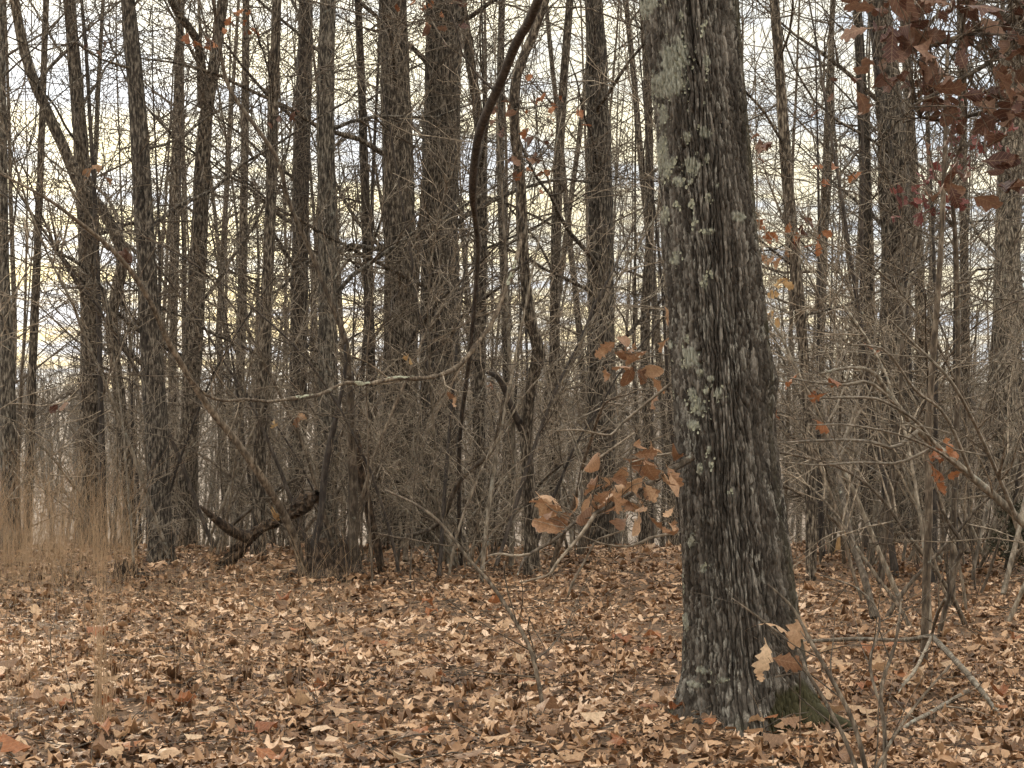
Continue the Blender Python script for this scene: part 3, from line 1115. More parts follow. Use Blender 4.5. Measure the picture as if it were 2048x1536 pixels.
TR('s', "bare_tree", "dark narrow trunk left of the thick right-hand trunk", "tree",
   [(1742, 1090, 28), (1740, 850, 28), (1735, 600, 27), (1730, 350, 27), (1722, 150, 25), (1714, 0, 22)], 21, seed=119, branches=8, mat='bark_dark', sides=14)
TR('t', "large_tree", "thick grey trunk below the hanging brown oak leaves", "tree",
   [(1796, 1095, 74), (1794, 900, 70), (1792, 650, 66), (1790, 450, 66), (1784, 280, 64), (1770, 120, 56), (1756, 0, 50)], 21, seed=120, branches=8, sides=24)
TR('u', "bare_tree", "slim trunk hugging the right side of the thick grey trunk", "tree",
   [(1842, 1100, 28), (1842, 850, 28), (1840, 600, 27), (1830, 400, 26), (1818, 200, 24), (1806, 0, 22)], 22.5, seed=121, branches=7, sides=14)
TR('v', "bare_tree", "greenish trunk nearest the right edge of the picture", "tree",
   [(2012, 1110, 62), (2012, 900, 60), (2012, 650, 62), (2018, 400, 64), (2030, 200, 60), (2042, 0, 56)], 19.6, seed=122, branches=8, mat='bark_pale', sides=22)
TR('w', "bare_tree", "slim dark trunk standing in the gap left of the right edge trunk", "tree",
   [(1936, 1090, 24), (1934, 850, 24), (1930, 600, 23), (1926, 300, 21), (1920, 0, 18)], 24, seed=123, branches=9, sides=14)
TR('x', "bare_tree", "narrow trunk between the bent dark sapling and the forked bright gap", "tree",
   [(1020, 1090, 24), (1018, 850, 24), (1010, 600, 22), (1000, 300, 20), (1004, 0, 17)], 27, seed=124, branches=9, sides=12)
TR('y', "bare_tree", "faint thin trunk between the sturdy trunk and the forked tree", "tree",
   [(345, 1080, 22), (345, 800, 22), (350, 500, 21), (358, 250, 19), (362, 0, 17)], 29, seed=125, branches=9, sides=12)
TR('z', "bare_tree", "faint trunk showing between the slender trunk and the forked tree", "tree",
   [(478, 1085, 24), (480, 800, 24), (486, 500, 22), (490, 250, 20), (492, 0, 18)], 27, seed=126, branches=9, sides=12)

# burled tree with the long drooping limb
TR('n', "burled_tree", "lichened crooked tree with a burl and one long drooping limb", "tree",
   [(1064, 1140, 34), (1060, 1000, 32), (1052, 880, 30), (1058, 800, 28), (1068, 745, 30), (1078, 715, 40), (1072, 680, 30), (1056, 620, 28), (1046, 480, 27),
    (1040, 350, 27), (1030, 260, 26), (1032, 160, 25), (1070, 60, 22), (1098, -20, 20)], 17.5, 16.6, seed=114, branches=6, mat='bark', sides=18, bz=(3, 10))
th, bs, Q = T['n']
rng = np.random.default_rng(41)
P_, R__ = world_path([(1044, 470, 13), (1032, 520, 12), (1014, 572, 13), (985, 642, 11), (952, 690, 11), (918, 731, 13), (880, 750, 11), (838, 757, 12), (790, 757, 10),
                      (735, 768, 11), (690, 766, 10), (640, 789, 9), (585, 797, 10), (540, 803, 8), (495, 799, 8), (450, 801, 7), (412, 789, 6), (375, 750, 4)], 16.9, 14.8, m_=90)
R__ = R__ * .8 * (1 + .16 * np.random.default_rng(3).normal(0, 1, len(R__)))
tubes_obj("branch", [(P_, R__, 9)], M['stem'], th, bs)["label"] = "long drooping limb with pale lichen"
fl = []
sprout(fl, P_, R__, 0, rng, Style(dens=(5.5, 5, 6), n=(8, 6, 4), sides=(4, 3, 3), wig=.14, trop=.02, ratio=(.12, .4), rr=.5), .1, 1, 4.0)
tubes_obj("crown", fl, M['twig_pale'], th, bs)
P2, R2 = world_path([(1050, 870, 18), (1030, 830, 14), (1000, 760, 12), (975, 745, 8)], 17.4, 17.0)
tubes_obj("branch", [(P2, R2, 6)], M['stem_dark'], th, bs)
# pale lichen crusts on the limb
def limb_lichen(P, R, spots, parent, base, rng):
    for t0, ln in spots:
        Vs, Fs, o_ = [], [], 0
        for _ in range(int(26 + 60 * ln)):
            f = np.clip(rng.normal(t0, ln / 6), 0, 1) * (len(P) - 1)
            i = min(int(f), len(P) - 2)
            c0 = P[i] * (1 - f + i) + P[i + 1] * (f - i)
            tg = unit(P[i + 1] - P[i])
            nn = unit(np.array([0, -.8, .7]) + rng.normal(0, .45, 3))
            nn = unit(nn - tg * np.dot(nn, tg))
            bb = np.cross(tg, nn)
            k_ = 6
            thh = np.arange(k_) * 6.283 / k_
            rr2 = rng.uniform(.006, .014) * rng.uniform(.6, 1.2, k_)
            ring = c0 + nn * (R[i] * .97 + rng.uniform(0, .003, k_))[:, None] + tg * (rr2 * np.cos(thh) * 1.6)[:, None] + bb * (rr2 * np.sin(thh) * .7)[:, None]
            Vs.append(np.concatenate([[c0 + nn * (R[i] + .002)], ring]))
            Fs.append(np.array([(o_, o_ + 1 + q, o_ + 1 + (q + 1) % k_) for q in range(k_)]))
            o_ += k_ + 1
        ob = link("lichen_patch", new_mesh("lichen_patch", np.concatenate(Vs) - base, [np.concatenate(Fs)]), M['lichen'], parent)
        ob["kind"] = "stuff"


limb_lichen(P_, R__, [(.50, .08), (.585, .06), (.10, .1), (.72, .05)], th, bs, rng)

# fork of the forked tree
th, bs, Q = T['f']
P_, R__ = world_path([(408, 262, 26), (400, 110, 18), (385, 65, 17), (355, 25, 16), (335, -20, 15)], 20.5, 19.8)
P_ = P_[np.argsort(np.arange(len(P_)))]
tubes_obj("branch", [(P_[2:], R__[2:], 10)], M['bark'], th, bs)

# bent dark sapling swinging up and toward the viewer
TR('aa', "bent_sapling", "dark bent sapling sweeping up to the right at the top", "sapling",
   [(922, 1135, 11), (918, 1000, 10), (921, 860, 10), (936, 740, 10), (948, 620, 10), (956, 500, 11), (949, 430, 14), (945, 385, 18), (952, 300, 20), (966, 245, 21),
    (1003, 160, 21), (1030, 92, 22), (1058, 42, 22), (1088, -30, 21)], 18, 13.2, top=None, mat='stem_dark', branches=5, blen=1.2, bz=(1.6, 3.6), seed=131, sides=10)
# arching sapling, base at the rotten log
TR('ab', "arching_sapling", "long thin sapling arching to the upper left from beside the rotten log", "sapling",
   [(606, 1155, 18), (592, 1085, 18), (562, 1020, 18), (528, 962, 18), (470, 880, 16), (420, 818, 15), (370, 740, 14), (335, 680, 13), (305, 612, 12),
    (262, 542, 11), (212, 488, 10), (150, 438, 9), (90, 395, 7), (-10, 342, 5)], 16.9, 15.2, top=None, mat='stem', branches=8, blen=1.0, bz=(.9, 3.3), seed=132,
   sides=9, extra_twigs=2.0)
TR('ac', "thin_sapling", "pale upright sapling stem bending left in a long curve above", "sapling",
   [(706, 1158, 24), (706, 1000, 23), (702, 850, 20), (697, 750, 17), (690, 680, 15), (660, 600, 13), (620, 500, 12), (576, 400, 11), (556, 320, 10),
    (505, 245, 10), (455, 168, 9), (435, 60, 8), (420, -40, 7)], 17.2, 16.2, top=None, mat='stem', branches=9, blen=1.3, bz=(1.2, 4.6), seed=133, sides=9, extra_twigs=1.5)
TR('ad', "dark_sapling", "dark crooked stem leaning right beside the stump", "sapling",
   [(606, 1162, 20), (625, 1100, 18), (642, 1030, 16), (650, 940, 15), (664, 870, 13), (678, 810, 10), (690, 740, 8), (690, 690, 6)], 16.9, 16.6, top=None,
   mat='stem_dark', branches=4, blen=.6, bz=(.5, 1.6), seed=134, sides=8)
TR('ae', "dead_sapling", "split reddish dark stem behind the pale upright sapling", "sapling",
   [(765, 1150, 18), (752, 1080, 20), (738, 1020, 20), (724, 950, 24), (716, 890, 18), (714, 860, 6)], 17.6, 17.5, top=None, mat='rot', branches=1, blen=.5,
   bz=(.6, .9), seed=135, sides=9)
TR('af', "low_sapling", "smooth brown stem curving up right, below the drooping limb", "sapling",
   [(800, 1075, 7), (850, 1062, 9), (885, 1040, 10), (905, 990, 11), (925, 955, 11), (960, 925, 12), (985, 895, 11), (998, 850, 9), (1006, 800, 6)], 17.5, 16.6,
   top=None, mat='stem', branches=4, blen=.5, bz=(.4, 1.2), seed=136, sides=7)
TR('ag', "leaning_sapling", "thin grey stem leaning left over open leaf litter, left of the oak", "sapling",
   [(1090, 1447, 10), (1078, 1370, 10), (1058, 1292, 10), (1018, 1222, 9), (985, 1172, 9), (935, 1115, 8), (880, 1045, 7), (830, 1008, 6), (770, 980, 4)], 9.85, 10.6,
   top=None, mat='stem', branches=5, blen=.35, bz=(.2, 1.0), seed=137, sides=7, extra_twigs=2.0)
TR('ah', "thin_sapling", "pale blotched sapling trunk standing alone right of the oak", "sapling",
   [(1848, 1332, 19), (1850, 1260, 19), (1854, 1130, 19), (1858, 1000, 18), (1856, 880, 17), (1866, 720, 15), (1880, 520, 13), (1890, 300, 11), (1895, 100, 9)], 11.8, 11.9,
   top=None, mat='stem', branches=6, blen=.9, bz=(1.0, 3.0), seed=138, sides=10, extra_twigs=1.5)
TR('ai', "thin_sapling", "slender smooth sapling between the spotted trunk and the lone pale sapling", "sapling",
   [(1762, 1172, 16), (1768, 1080, 15), (1778, 1000, 14), (1788, 920, 12), (1800, 800, 10), (1805, 640, 8)], 16.4, 16.2, top=None, mat='stem', branches=5, blen=.7,
   bz=(.8, 2.2), seed=139, sides=8, extra_twigs=1.5)
TR('aj', "crooked_sapling", "crooked dead stem forking low near the right edge", "sapling",
   [(1880, 1262, 12), (1895, 1200, 13), (1912, 1130, 13), (1925, 1090, 11), (1900, 1050, 9), (1885, 1020, 7)], 13.4, 13.2, top=None, mat='stem', branches=4, blen=.5,
   bz=(.3, .8), seed=140, sides=7)
# arching whitish sapling reaching in from the right
TR('ak', "arching_sapling", "whitish dead sapling arching in from the right with a fan of twigs", "sapling",
   [(2190, 1330, 22), (2110, 1125, 20), (2030, 1030, 18), (1945, 955, 17), (1872, 892, 17), (1835, 858, 16), (1795, 812, 13), (1762, 765, 11), (1742, 740, 9),
    (1690, 736, 7), (1640, 748, 5)], 11.6, 11.0, top=None, mat='stem_pale', branches=0, seed=141, sides=9, extra_twigs=1.0, twig='twig_pale')
th, bs, Q = T['ak']
rng = np.random.default_rng(43)
fan = []
for pts in ([(1838, 860, 9), (1790, 895, 8), (1745, 884, 7), (1690, 880, 6), (1620, 882, 5), (1555, 886, 3)],
            [(1800, 815, 8), (1740, 765, 7), (1690, 770, 6), (1630, 765, 5), (1575, 755, 3)],
            [(1870, 890, 8), (1830, 840, 7), (1760, 800, 6), (1700, 795, 5), (1600, 798, 3)],
            [(1945, 955, 9), (1890, 830, 7), (1830, 780, 6), (1770, 700, 5), (1700, 690, 3)],
            [(1872, 892, 7), (1800, 925, 6), (1720, 925, 5), (1640, 930, 4), (1570, 925, 3)],
            [(2030, 1030, 10), (1960, 870, 8), (1900, 760, 7), (1830, 690, 6), (1780, 640, 4)],
            [(1945, 955, 7), (1880, 905, 6), (1800, 870, 5), (1700, 850, 4), (1620, 850, 3)]):
    a_, b_ = world_path(pts, 11.2, 10.6, jit=.1, rng=rng)
    fan.append((a_, b_, 5))
    sprout(fan, a_, b_, 1, rng, Style(dens=(4, 6, 7), ang=(.4, .9), trop=.02, tip=.0012, rr=.6, wig=.12))
tubes_obj("crown", fan, M['twig_pale'], th, bs)
for px, py, n, Yl in ((1868, 892, 6, 11.2), (1880, 965, 5, 11.4), (1645, 780, 2, 10.9), (1632, 790, 2, 10.9), (1745, 690, 2, 11), (1580, 830, 2, 10.8)):
    hang_leaves(th, bs, at(px, py, Yl), n, (.05, .06, .04), .08, 'leaf_russet', rng, .6)

# multi-stemmed sapling in the foreground at the right
def shrub(name, label, stems, seed, mat='stem', dens=(3, 5, 6), leaves=None, twig='twig', cat="sapling", group=None):
    rng = np.random.default_rng(seed)
    P0, _ = world_path(stems[0][0], stems[0][1], stems[0][2])
    x, y = P0[0, 0], P0[0, 1]
    base = np.array([x, y, float(terrain(x, y))])
    th = thing(name, label, cat, base, group)
    fine = []
    for pts, y0, y1 in stems:
        a_, b_ = world_path(pts, y0, y1, jit=.03, rng=rng)
        gz_ = float(terrain(a_[0, 0], a_[0, 1]))
        if a_[0, 2] > gz_:
            a_ = np.concatenate([[[a_[0, 0], a_[0, 1], gz_ - .05]], a_])
            b_ = np.concatenate([[b_[0]], b_])
        tubes_obj("branch", [(a_, b_, 7)], M[mat], th, base)
        sprout(fine, a_, b_, 1, rng, Style(dens=dens, ang=(.4, .9), tip=.001, rr=.6, wig=.1))
    if fine:
        tubes_obj("crown", fine, M[twig], th, base)
    for (px, py, Yl, n, size, mt) in (leaves or []):
        hang_leaves(th, base, at(px, py, Yl), n, (.012, .02, .012), size, mt, rng, .35)
    return th, base


th, bs = shrub("young_oak", "twiggy young oak in the right foreground holding a few bright tan leaves",
      [([(1745, 1600, 11), (1712, 1460, 10), (1670, 1370, 9), (1625, 1290, 8), (1585, 1215, 6), (1535, 1168, 4)], 8.2, 8.5),
       ([(1735, 1600, 10), (1690, 1480, 9), (1648, 1400, 8), (1612, 1340, 7), (1596, 1300, 6), (1550, 1260, 5), (1490, 1215, 4), (1462, 1195, 2)], 8.15, 8.5),
       ([(1600, 1345, 4), (1560, 1352, 4), (1548, 1355, 2)], 8.4, 8.4),
       ([(1765, 1600, 10), (1770, 1480, 9), (1762, 1380, 8), (1790, 1290, 7), (1802, 1205, 4)], 8.3, 8.7),
       ([(1720, 1600, 8), (1790, 1470, 7), (1840, 1400, 6), (1900, 1330, 4)], 8.2, 8.6),
       ([(1770, 1440, 6), (1740, 1330, 6), (1760, 1240, 5), (1720, 1180, 4), (1640, 1150, 3)], 8.4, 8.8)], 51, 'stem', (2.2, 4, 5))
for px, py, Yl, s, mt, d in ((1536, 1238, 8.5, .145, 'leaf_tan', (1, -.3, -.25)), (1590, 1238, 8.5, .13, 'leaf_orange', (-.6, -.4, -.8)), (1532, 1288, 8.42, .12, 'leaf_tan', (-.25, -.2, -1)),
                             (1572, 1318, 8.4, .115, 'leaf_orange', (1, -.3, -.15)), (1520, 1338, 8.42, .05, 'leaf_tan', (.1, -.2, -1))):
    o = link("leaf", leaf_mesh(int(abs(px)) % 4, mt), None, th)
    R = rot_to(np.array(d, float), 0, np.random.default_rng(px)) * s
    Mx = np.eye(4)
    Mx[:3, :3] = R
    Mx[:3, 3] = at(px - 25 * d[0], py, Yl) - bs
    o.matrix_local = Matrix(Mx.tolist())

# the tree outside the right edge whose leafy branch hangs into view
rng = np.random.default_rng(61)
th, bs, Q = tree("leafy_oak", "brown leaved oak branch hanging into the upper right corner", "tree",
                 [(2330, 1480, 90), (2325, 1000, 80), (2322, 500, 76), (2315, 100, 72), (2300, -200, 66)], 9.0, 9.0, top=7.5, mat='bark_dark', branches=4, blen=1.6, bz=(4.0, 7),
                 seed=142, sides=18)
limbs = []
for pts, y0, y1 in (([(2315, 20, 30), (2200, -10, 24), (2080, 20, 18), (1960, 60, 12), (1850, 95, 8), (1770, 120, 4)], 9.0, 8.6),
                    ([(2100, 15, 14), (2000, 110, 10), (1900, 170, 8), (1820, 215, 5)], 8.9, 8.4),
                    ([(2200, -10, 16), (2110, 130, 12), (2000, 210, 9), (1900, 240, 6), (1840, 235, 4)], 9.0, 8.9),
                    ([(2080, 20, 12), (1960, -20, 10), (1860, -10, 8), (1780, 20, 5)], 8.8, 9.1)):
    a_, b_ = world_path(pts, y0, y1)
    br = tubes_obj("branch", [(a_, b_, 8)], M['stem'], th, bs)
    limbs.append((a_, br))
spots = []
for _ in range(330):
    px, py = rng.uniform(1735, 2090), rng.uniform(-80, 400)
    if py > 230 and (px < 1880 or rng.random() < .55):
        continue
    if px < 1830 and py > 190:
        continue
    if 1905 < px < 1975 and 70 < py < 175 and rng.random() < .85:
        continue
    spots.append((px, py))
for i, (px, py) in enumerate(spots):
    a_, br = limbs[i % len(limbs)]
    hang_leaves(br, bs, at(px, py, 8.7 + rng.normal(0, .18)), 1, (.02, .1, .02), rng.uniform(.07, .13), 'leaf_dull', rng, .35, a_)

# maroon leaves on a thin sapling behind them
TR('al', "maroon_leaved_sapling", "thin sapling with small maroon leaves below the hanging brown oak leaves", "sapling",
   [(1905, 1120, 14), (1912, 900, 13), (1916, 700, 12), (1912, 500, 11), (1905, 360, 10), (1930, 250, 9), (1928, 100, 8)], 15.2, 14.6, top=5.5, mat='stem', branches=5, blen=1.2,
   bz=(2.2, 4.5), seed=143, sides=8, extra_twigs=1.2)
th, bs, Q = T['al']
for px, py, n, sp in ((1795, 385, 7, .06), (1840, 365, 9, .07), (1850, 340, 6, .05), (1890, 415, 8, .06), (1915, 290, 10, .08), (1960, 320, 9, .09), (1985, 250, 8, .09),
                      (2035, 270, 6, .06), (1850, 420, 6, .05), (1930, 200, 8, .1), (2000, 180, 8, .1)):
    hang_leaves(th, bs, at(px, py, 14.8 + rng.normal(0, .2)), n, (sp, .12, sp * .8), .085, 'leaf_maroon', rng, .5, Q[::6, :3])
# small brown leaves behind the oak on the slim spotted tree and others
th, bs, Q = T['r']
for px, py, n, sp, mt in ((1535, 455, 6, .05, 'leaf_russet'), (1580, 470, 5, .07, 'leaf_russet'), (1600, 450, 5, .06, 'leaf_dull'), (1530, 290, 7, .05, 'leaf_dull'),
                          (1545, 520, 4, .05, 'leaf_orange'), (1640, 470, 4, .05, 'leaf_russet'), (1560, 560, 4, .04, 'leaf_yellow'), (1545, 630, 3, .03, 'leaf_yellow'),
                          (1680, 340, 5, .1, 'leaf_russet'), (1670, 200, 4, .1, 'leaf_dull')):
    hang_leaves(th, bs, at(px, py, 15.8), n, (sp, .15, sp), .09, mt, rng, .6, Q[::6, :3])
th, bs, Q = T['n']
for px, py, n, sp, mt in ((1015, 200, 6, .06, 'leaf_dull'), (1060, 215, 6, .1, 'leaf_russet'), (1070, 300, 6, .08, 'leaf_dull'), (1110, 215, 4, .08, 'leaf_russet'), (1040, 330, 4, .06, 'leaf_dull'),
                          (1075, 350, 5, .06, 'leaf_russet'), (900, 790, 2, .03, 'leaf_orange'), (980, 775, 2, .03, 'leaf_dull'), (815, 720, 2, .02, 'leaf_yellow'), (1155, 225, 3, .05, 'leaf_russet')):
    hang_leaves(th, bs, at(px, py, 16.4), n, (sp, .15, sp), .085, mt, rng, .6, Q[::6, :3])
th, bs, Q = T['l']
for px, py, n, sp, mt in ((850, 15, 10, .12, 'leaf_russet'), (905, 10, 6, .08, 'leaf_dull'), (880, 60, 4, .1, 'leaf_dull')):
    hang_leaves(th, bs, at(px, py, 18.6), n, (sp, .2, sp * .6), .09, mt, rng, .6, Q[::6, :3])
th, bs, Q = T['g']
for px, py, n, sp, mt in ((480, 40, 8, .1, 'leaf_russet'), (440, 70, 6, .1, 'leaf_dull'), (400, 85, 5, .1, 'leaf_russet'), (545, 845, 2, .02, 'leaf_yellow'), (592, 830, 3, .03, 'leaf_orange'),
                          (560, 225, 4, .1, 'leaf_dull')):
    hang_leaves(th, bs, at(px, py, 17.8), n, (sp, .2, sp * .6), .085, mt, rng, .6, Q[::6, :3])
th, bs, Q = T['d']
for px, py, n, sp, mt in ((195, 350, 3, .03, 'leaf_orange'), (245, 510, 4, .04, 'leaf_dull'), (190, 100, 4, .15, 'leaf_dull'), (120, 800, 3, .04, 'leaf_dull')):
    hang_leaves(th, bs, at(px, py, 19.4), n, (sp, .2, sp), .12, mt, rng, .6, Q[::6, :3])

# =====================================================================
# fallen wood
# =====================================================================
def ground_path(pts, n=24):
    P = np.array([np.concatenate([ground_at(a[0], a[1], a[3]), [a[2] / 2 / F * ground_at(a[0], a[1], a[3])[1]]]) for a in pts])
    Q = catmull(P, n)
    return Q[:, :3], Q[:, 3]


rng = np.random.default_rng(71)
def fallen(name, label, paths, mat, seed, dens=1.5, sides=8):
    r_ = np.random.default_rng(seed)
    P0, _ = ground_path(paths[0])
    base = P0[0]
    th = thing(name, label, "fallen branch", base)
    fine = []
    for i, pp in enumerate(paths):
        a_, b_ = ground_path(pp)
        b_ = b_ * .7 * (1 + .1 * r_.normal(0, 1, len(b_)))
        tubes_obj("stem" if i == 0 else "branch", [(a_, b_, sides)], M[mat], th, base)
        sprout(fine, a_, b_, 1, r_, Style(dens=(1, dens, 3), ang=(.5, 1.0), ratio=(.15, .4), rr=.6))
    if fine:
        tubes_obj("twigs", fine, M['twig_pale'], th, base)["kind"] = "stuff"


fallen("fallen_branch", "grey lichened dead branch angled on the leaves beside the oak",
       [[(2000, 1432, 11, .03), (1960, 1378, 15, .10), (1920, 1330, 16, .15), (1864, 1272, 16, .19)],
        [(1864, 1272, 14, .19), (1800, 1280, 12, .14), (1710, 1278, 11, .11), (1598, 1284, 10, .05)],
        [(1864, 1272, 10, .19), (1830, 1340, 10, .14), (1805, 1372, 9, .08), (1796, 1400, 6, .02)],
        [(1864, 1268, 10, .19), (1876, 1225, 11, .35), (1890, 1190, 9, .5)]], 'stem_pale', 81)
fallen("fallen_branch", "short mossy stick lying in the litter at lower right",
       [[(1935, 1380, 11, .02), (1870, 1420, 13, .06), (1815, 1450, 12, .06), (1765, 1490, 8, .03)]], 'stem_pale', 82)
# rotten log with a splintered end
def log(name, label, pts, Y0, Y1, mat, seed, cat):
    P, R = world_path(pts, Y0, Y1, m_=46)
    base = np.array([P[-1, 0], P[-1, 1], P[-1, 2]])
    th = thing(name, label, cat, base)
    sd = 18
    v, f = tubes_geo([(P, R, sd)])
    vv = v.reshape(len(P), sd, 3)
    r_ = np.random.default_rng(seed)
    a_ = np.arange(sd)[None, :] * 6.283 / sd
    hh = np.arange(len(P))[:, None] * .06
    k_ = 1 + 1.3 * (fbm(np.cos(a_) * 2.2 + 4, hh * 9 + np.sin(a_) * 2.2, seed, 3) - .5) + .4 * (hash2(a_ * 99 + 0 * hh, hh * 77 + 0 * a_, seed) - .5)
    vv = P[:, None] + (vv - P[:, None]) * k_[..., None]
    link("wood", new_mesh(name, vv.reshape(-1, 3) - base, f, False), M[mat], th)
    return th, base, P


th, bs, P_ = log("rotten_log", "dark rotten log with splintered raised end propped off the ground",
                 [(634, 985, 12), (624, 996, 26), (602, 1010, 36), (578, 1032, 22), (548, 1046, 17), (515, 1062, 20), (490, 1085, 25), (465, 1112, 23), (425, 1150, 20)], 17.1, 17.5, 'rot', 91, "log")
Pb, Rb = world_path([(500, 1075, 26), (465, 1062, 22), (440, 1045, 18), (415, 1025, 12), (400, 1012, 5)], 17.3, 17.0)
tubes_obj("branch", [(Pb, Rb, 9)], M['rot'], th, bs)
spl = [(catmull([at(555 + rng.uniform(-8, 8), 1040, 17.05), at(548 + rng.uniform(-12, 24), 1020 + rng.uniform(-8, 12), 16.95)], 4), np.linspace(.012, .003, 4), 4) for _ in range(7)]
tubes_obj("splinter", spl, M['leaf_yellow'], th, bs)["label"] = "pale torn splinters"


def stump(name, label, px, py, wpx, hpx, seed, mat='rot'):
    b = ground_at(px, py)
    th = thing(name, label, "stump", b)
    sd, mm = 26, 12
    r_ = np.random.default_rng(seed)
    a_ = np.arange(sd) * 6.283 / sd
    V_ = []
    H = hpx / F * b[1]
    r0 = wpx / 2 / F * b[1]
    rim = .75 + .5 * r_.random(sd)
    for j in range(mm):
        t_ = j / (mm - 1)
        k_ = r0 * (1.35 - .45 * t_ ** .5) * (1 + .3 * (fbm(np.cos(a_) * 1.5 + seed, np.sin(a_) * 1.5 + t_ * 2, seed, 3) - .5) + .12 * (r_.random(sd) - .5))
        V_.append(np.stack([k_ * np.cos(a_), k_ * np.sin(a_), -.08 + (H + .08) * t_ * (rim if j > 6 else np.ones(sd))], 1))
    V_.append(np.stack([r0 * .6 * np.cos(a_), r0 * .6 * np.sin(a_), np.full(sd, H * .45)], 1))
    V_ = np.concatenate(V_ + [np.array([[0, 0, H * .4]])])
    fs = [(j * sd + i, j * sd + (i + 1) % sd, (j + 1) * sd + (i + 1) % sd, (j + 1) * sd + i) for j in range(mm) for i in range(sd)]
    ft = [(mm * sd + i, mm * sd + (i + 1) % sd, (mm + 1) * sd) for i in range(sd)]
    link("wood", new_mesh(name, V_, [np.array(fs), np.array(ft)], False), M[mat], th)
    rts = []
    for q in range(5):
        az = r_.uniform(0, 6.28)
        d = np.array([math.cos(az), math.sin(az), 0])
        rts.append((catmull([d * r0 * .9 + UP * H * .25, d * r0 * 1.6 + UP * .04, d * r0 * 2.4 - UP * .05], 6), np.linspace(r0 * .3, r0 * .1, 6), 6))
    for rt in rts:
        tubes_obj("root", [rt], M[mat], th)


stump("rotten_stump", "low dark rotten stump beside the dark crooked stem", 655, 1163, 92, 72, 95)
stump("dark_stump", "small blackened stump half sunk in leaves left of the sturdy trunk", 252, 1165, 52, 32, 96)

# small cedar at the right edge
rng = np.random.default_rng(99)
cb = ground_at(2052, 1160)
th = thing("cedar_bush", "dark green cedar bush cut by the right edge", "bush", cb)
tubes_obj("stem", [(catmull([(0, 0, -.1), (.03, 0, .3), (.0, .02, .75)], 8), np.linspace(.02, .005, 8), 6)], M['bark_dark'], th)
spr, Vs, Fs, of = [], [], [], 0
for _ in range(60):
    z0 = rng.uniform(.03, .6)
    az = rng.uniform(0, 6.28)
    ln = (.42 - .4 * z0) * rng.uniform(.6, 1.1)
    d = unit(np.array([math.cos(az), math.sin(az), rng.uniform(.0, .5)]))
    p0 = np.array([0.02, 0, z0])
    spr.append((np.array([p0, p0 + d * ln * .5 + UP * .01, p0 + d * ln]), np.array([.005, .003, .001]), 3))
    for _k in range(46):
        q = p0 + d * ln * rng.uniform(.25, 1.05) + rng.normal(0, .022, 3)
        e1 = unit(d + rng.normal(0, .6, 3)) * rng.uniform(.02, .05)
        e2 = unit(np.cross(e1, rng.normal(size=3))) * .006
        Vs.append(np.array([q - e2, q + e2, q + e1]))
        Fs.append((of, of + 1, of + 2))
        of += 3
tubes_obj("twigs", spr, M['bark_dark'], th)["kind"] = "stuff"
o = link("foliage", new_mesh("foliage", np.concatenate(Vs), [np.array(Fs)], False), M['cedar'], th)
o["kind"] = "stuff"

# =====================================================================
# understorey and background trees
# =====================================================================
def proto_tree(seed, height, r0, nb, blen, mat, twig, style, lo=.18, twigs=1.0, sides=8):
    rng = np.random.default_rng(seed)
    n = 26
    d = unit(np.array([rng.normal(0, .05), rng.normal(0, .05), 1]))
    dirs = d + np.cumsum(rng.normal(0, .017, (n - 1, 3)), 0)
    dirs[:, 2] = np.maximum(dirs[:, 2], .6)
    dirs /= np.linalg.norm(dirs, axis=1, keepdims=True)
    P = np.concatenate([[[0, 0, -.2]], np.array([0, 0, -.2]) + np.cumsum(dirs * (height + .2) / (n - 1), 0)])
    t_ = np.linspace(0, 1, n)
    R = np.maximum(r0 * (1 - .85 * t_), .004)
    R[:2] *= 1.25
    tv, tf = tubes_geo([(P, R, sides)])
    mt_ = new_mesh("trunk", tv, tf)
    mt_.materials.append(M[mat])
    fine = []
    for b_ in range(nb):
        t0 = lo + (1 - lo) * (b_ + rng.uniform()) / nb
        i = min(int(t0 * (n - 1)), n - 2)
        dd = side_dir(unit(P[i + 1] - P[i]), rng.uniform(.6, 1.25), rng)
        grow(fine, P[i], dd, blen * rng.uniform(.5, 1.2) * (1.2 - .6 * t0), max(R[i] * rng.uniform(.25, .45), .004), 0, rng, style)
    cv, cf = tubes_geo(fine)
    mc_ = new_mesh("crown", cv, cf)
    mc_.materials.append(M[twig])
    return mt_, mc_, len(cf[0]) * 2


st_bg = Style(dens=(1.7, 1.7, 3), n=(7, 5, 4), sides=(4, 3, 3), wig=.16, trop=.12, tip=.0048, rr=.6)
st_us = Style(dens=(4.0, 5.0, 6), n=(7, 5, 4), sides=(3, 3, 3), wig=.17, trop=.04, tip=.0032, rr=.68)
st_ms = Style(dens=(2.2, 2.8, 6), n=(9, 5, 4), sides=(4, 3, 3), wig=.14, trop=-.05, tip=.0028, rr=.55)
tot = 0
BG = []
for i in range(7):
    a_ = proto_tree(200 + i, 13 + 3 * (i % 3), [.036, .058, .03, .07, .028, .048, .04][i], 22, 2.9, ['bark_pale', 'bark', 'bark_pale', 'bark', 'bark_pale', 'bark', 'bark_pale'][i], 'twig', st_bg, .27)
    BG.append(a_)
    tot += a_[2]
US = []
for i in range(8):
    a_ = proto_tree(230 + i, 3.2 + .7 * (i % 4), [.016, .022, .013, .028][i % 4], 14, 1.15, ['stem', 'stem_pale', 'stem', 'stem_dark'][i % 4], ['twig_pale', 'twig_pale', 'twig', 'twig_pale'][i % 4], st_us, .1, sides=6)
    US.append(a_)
    tot += a_[2]
MS = []
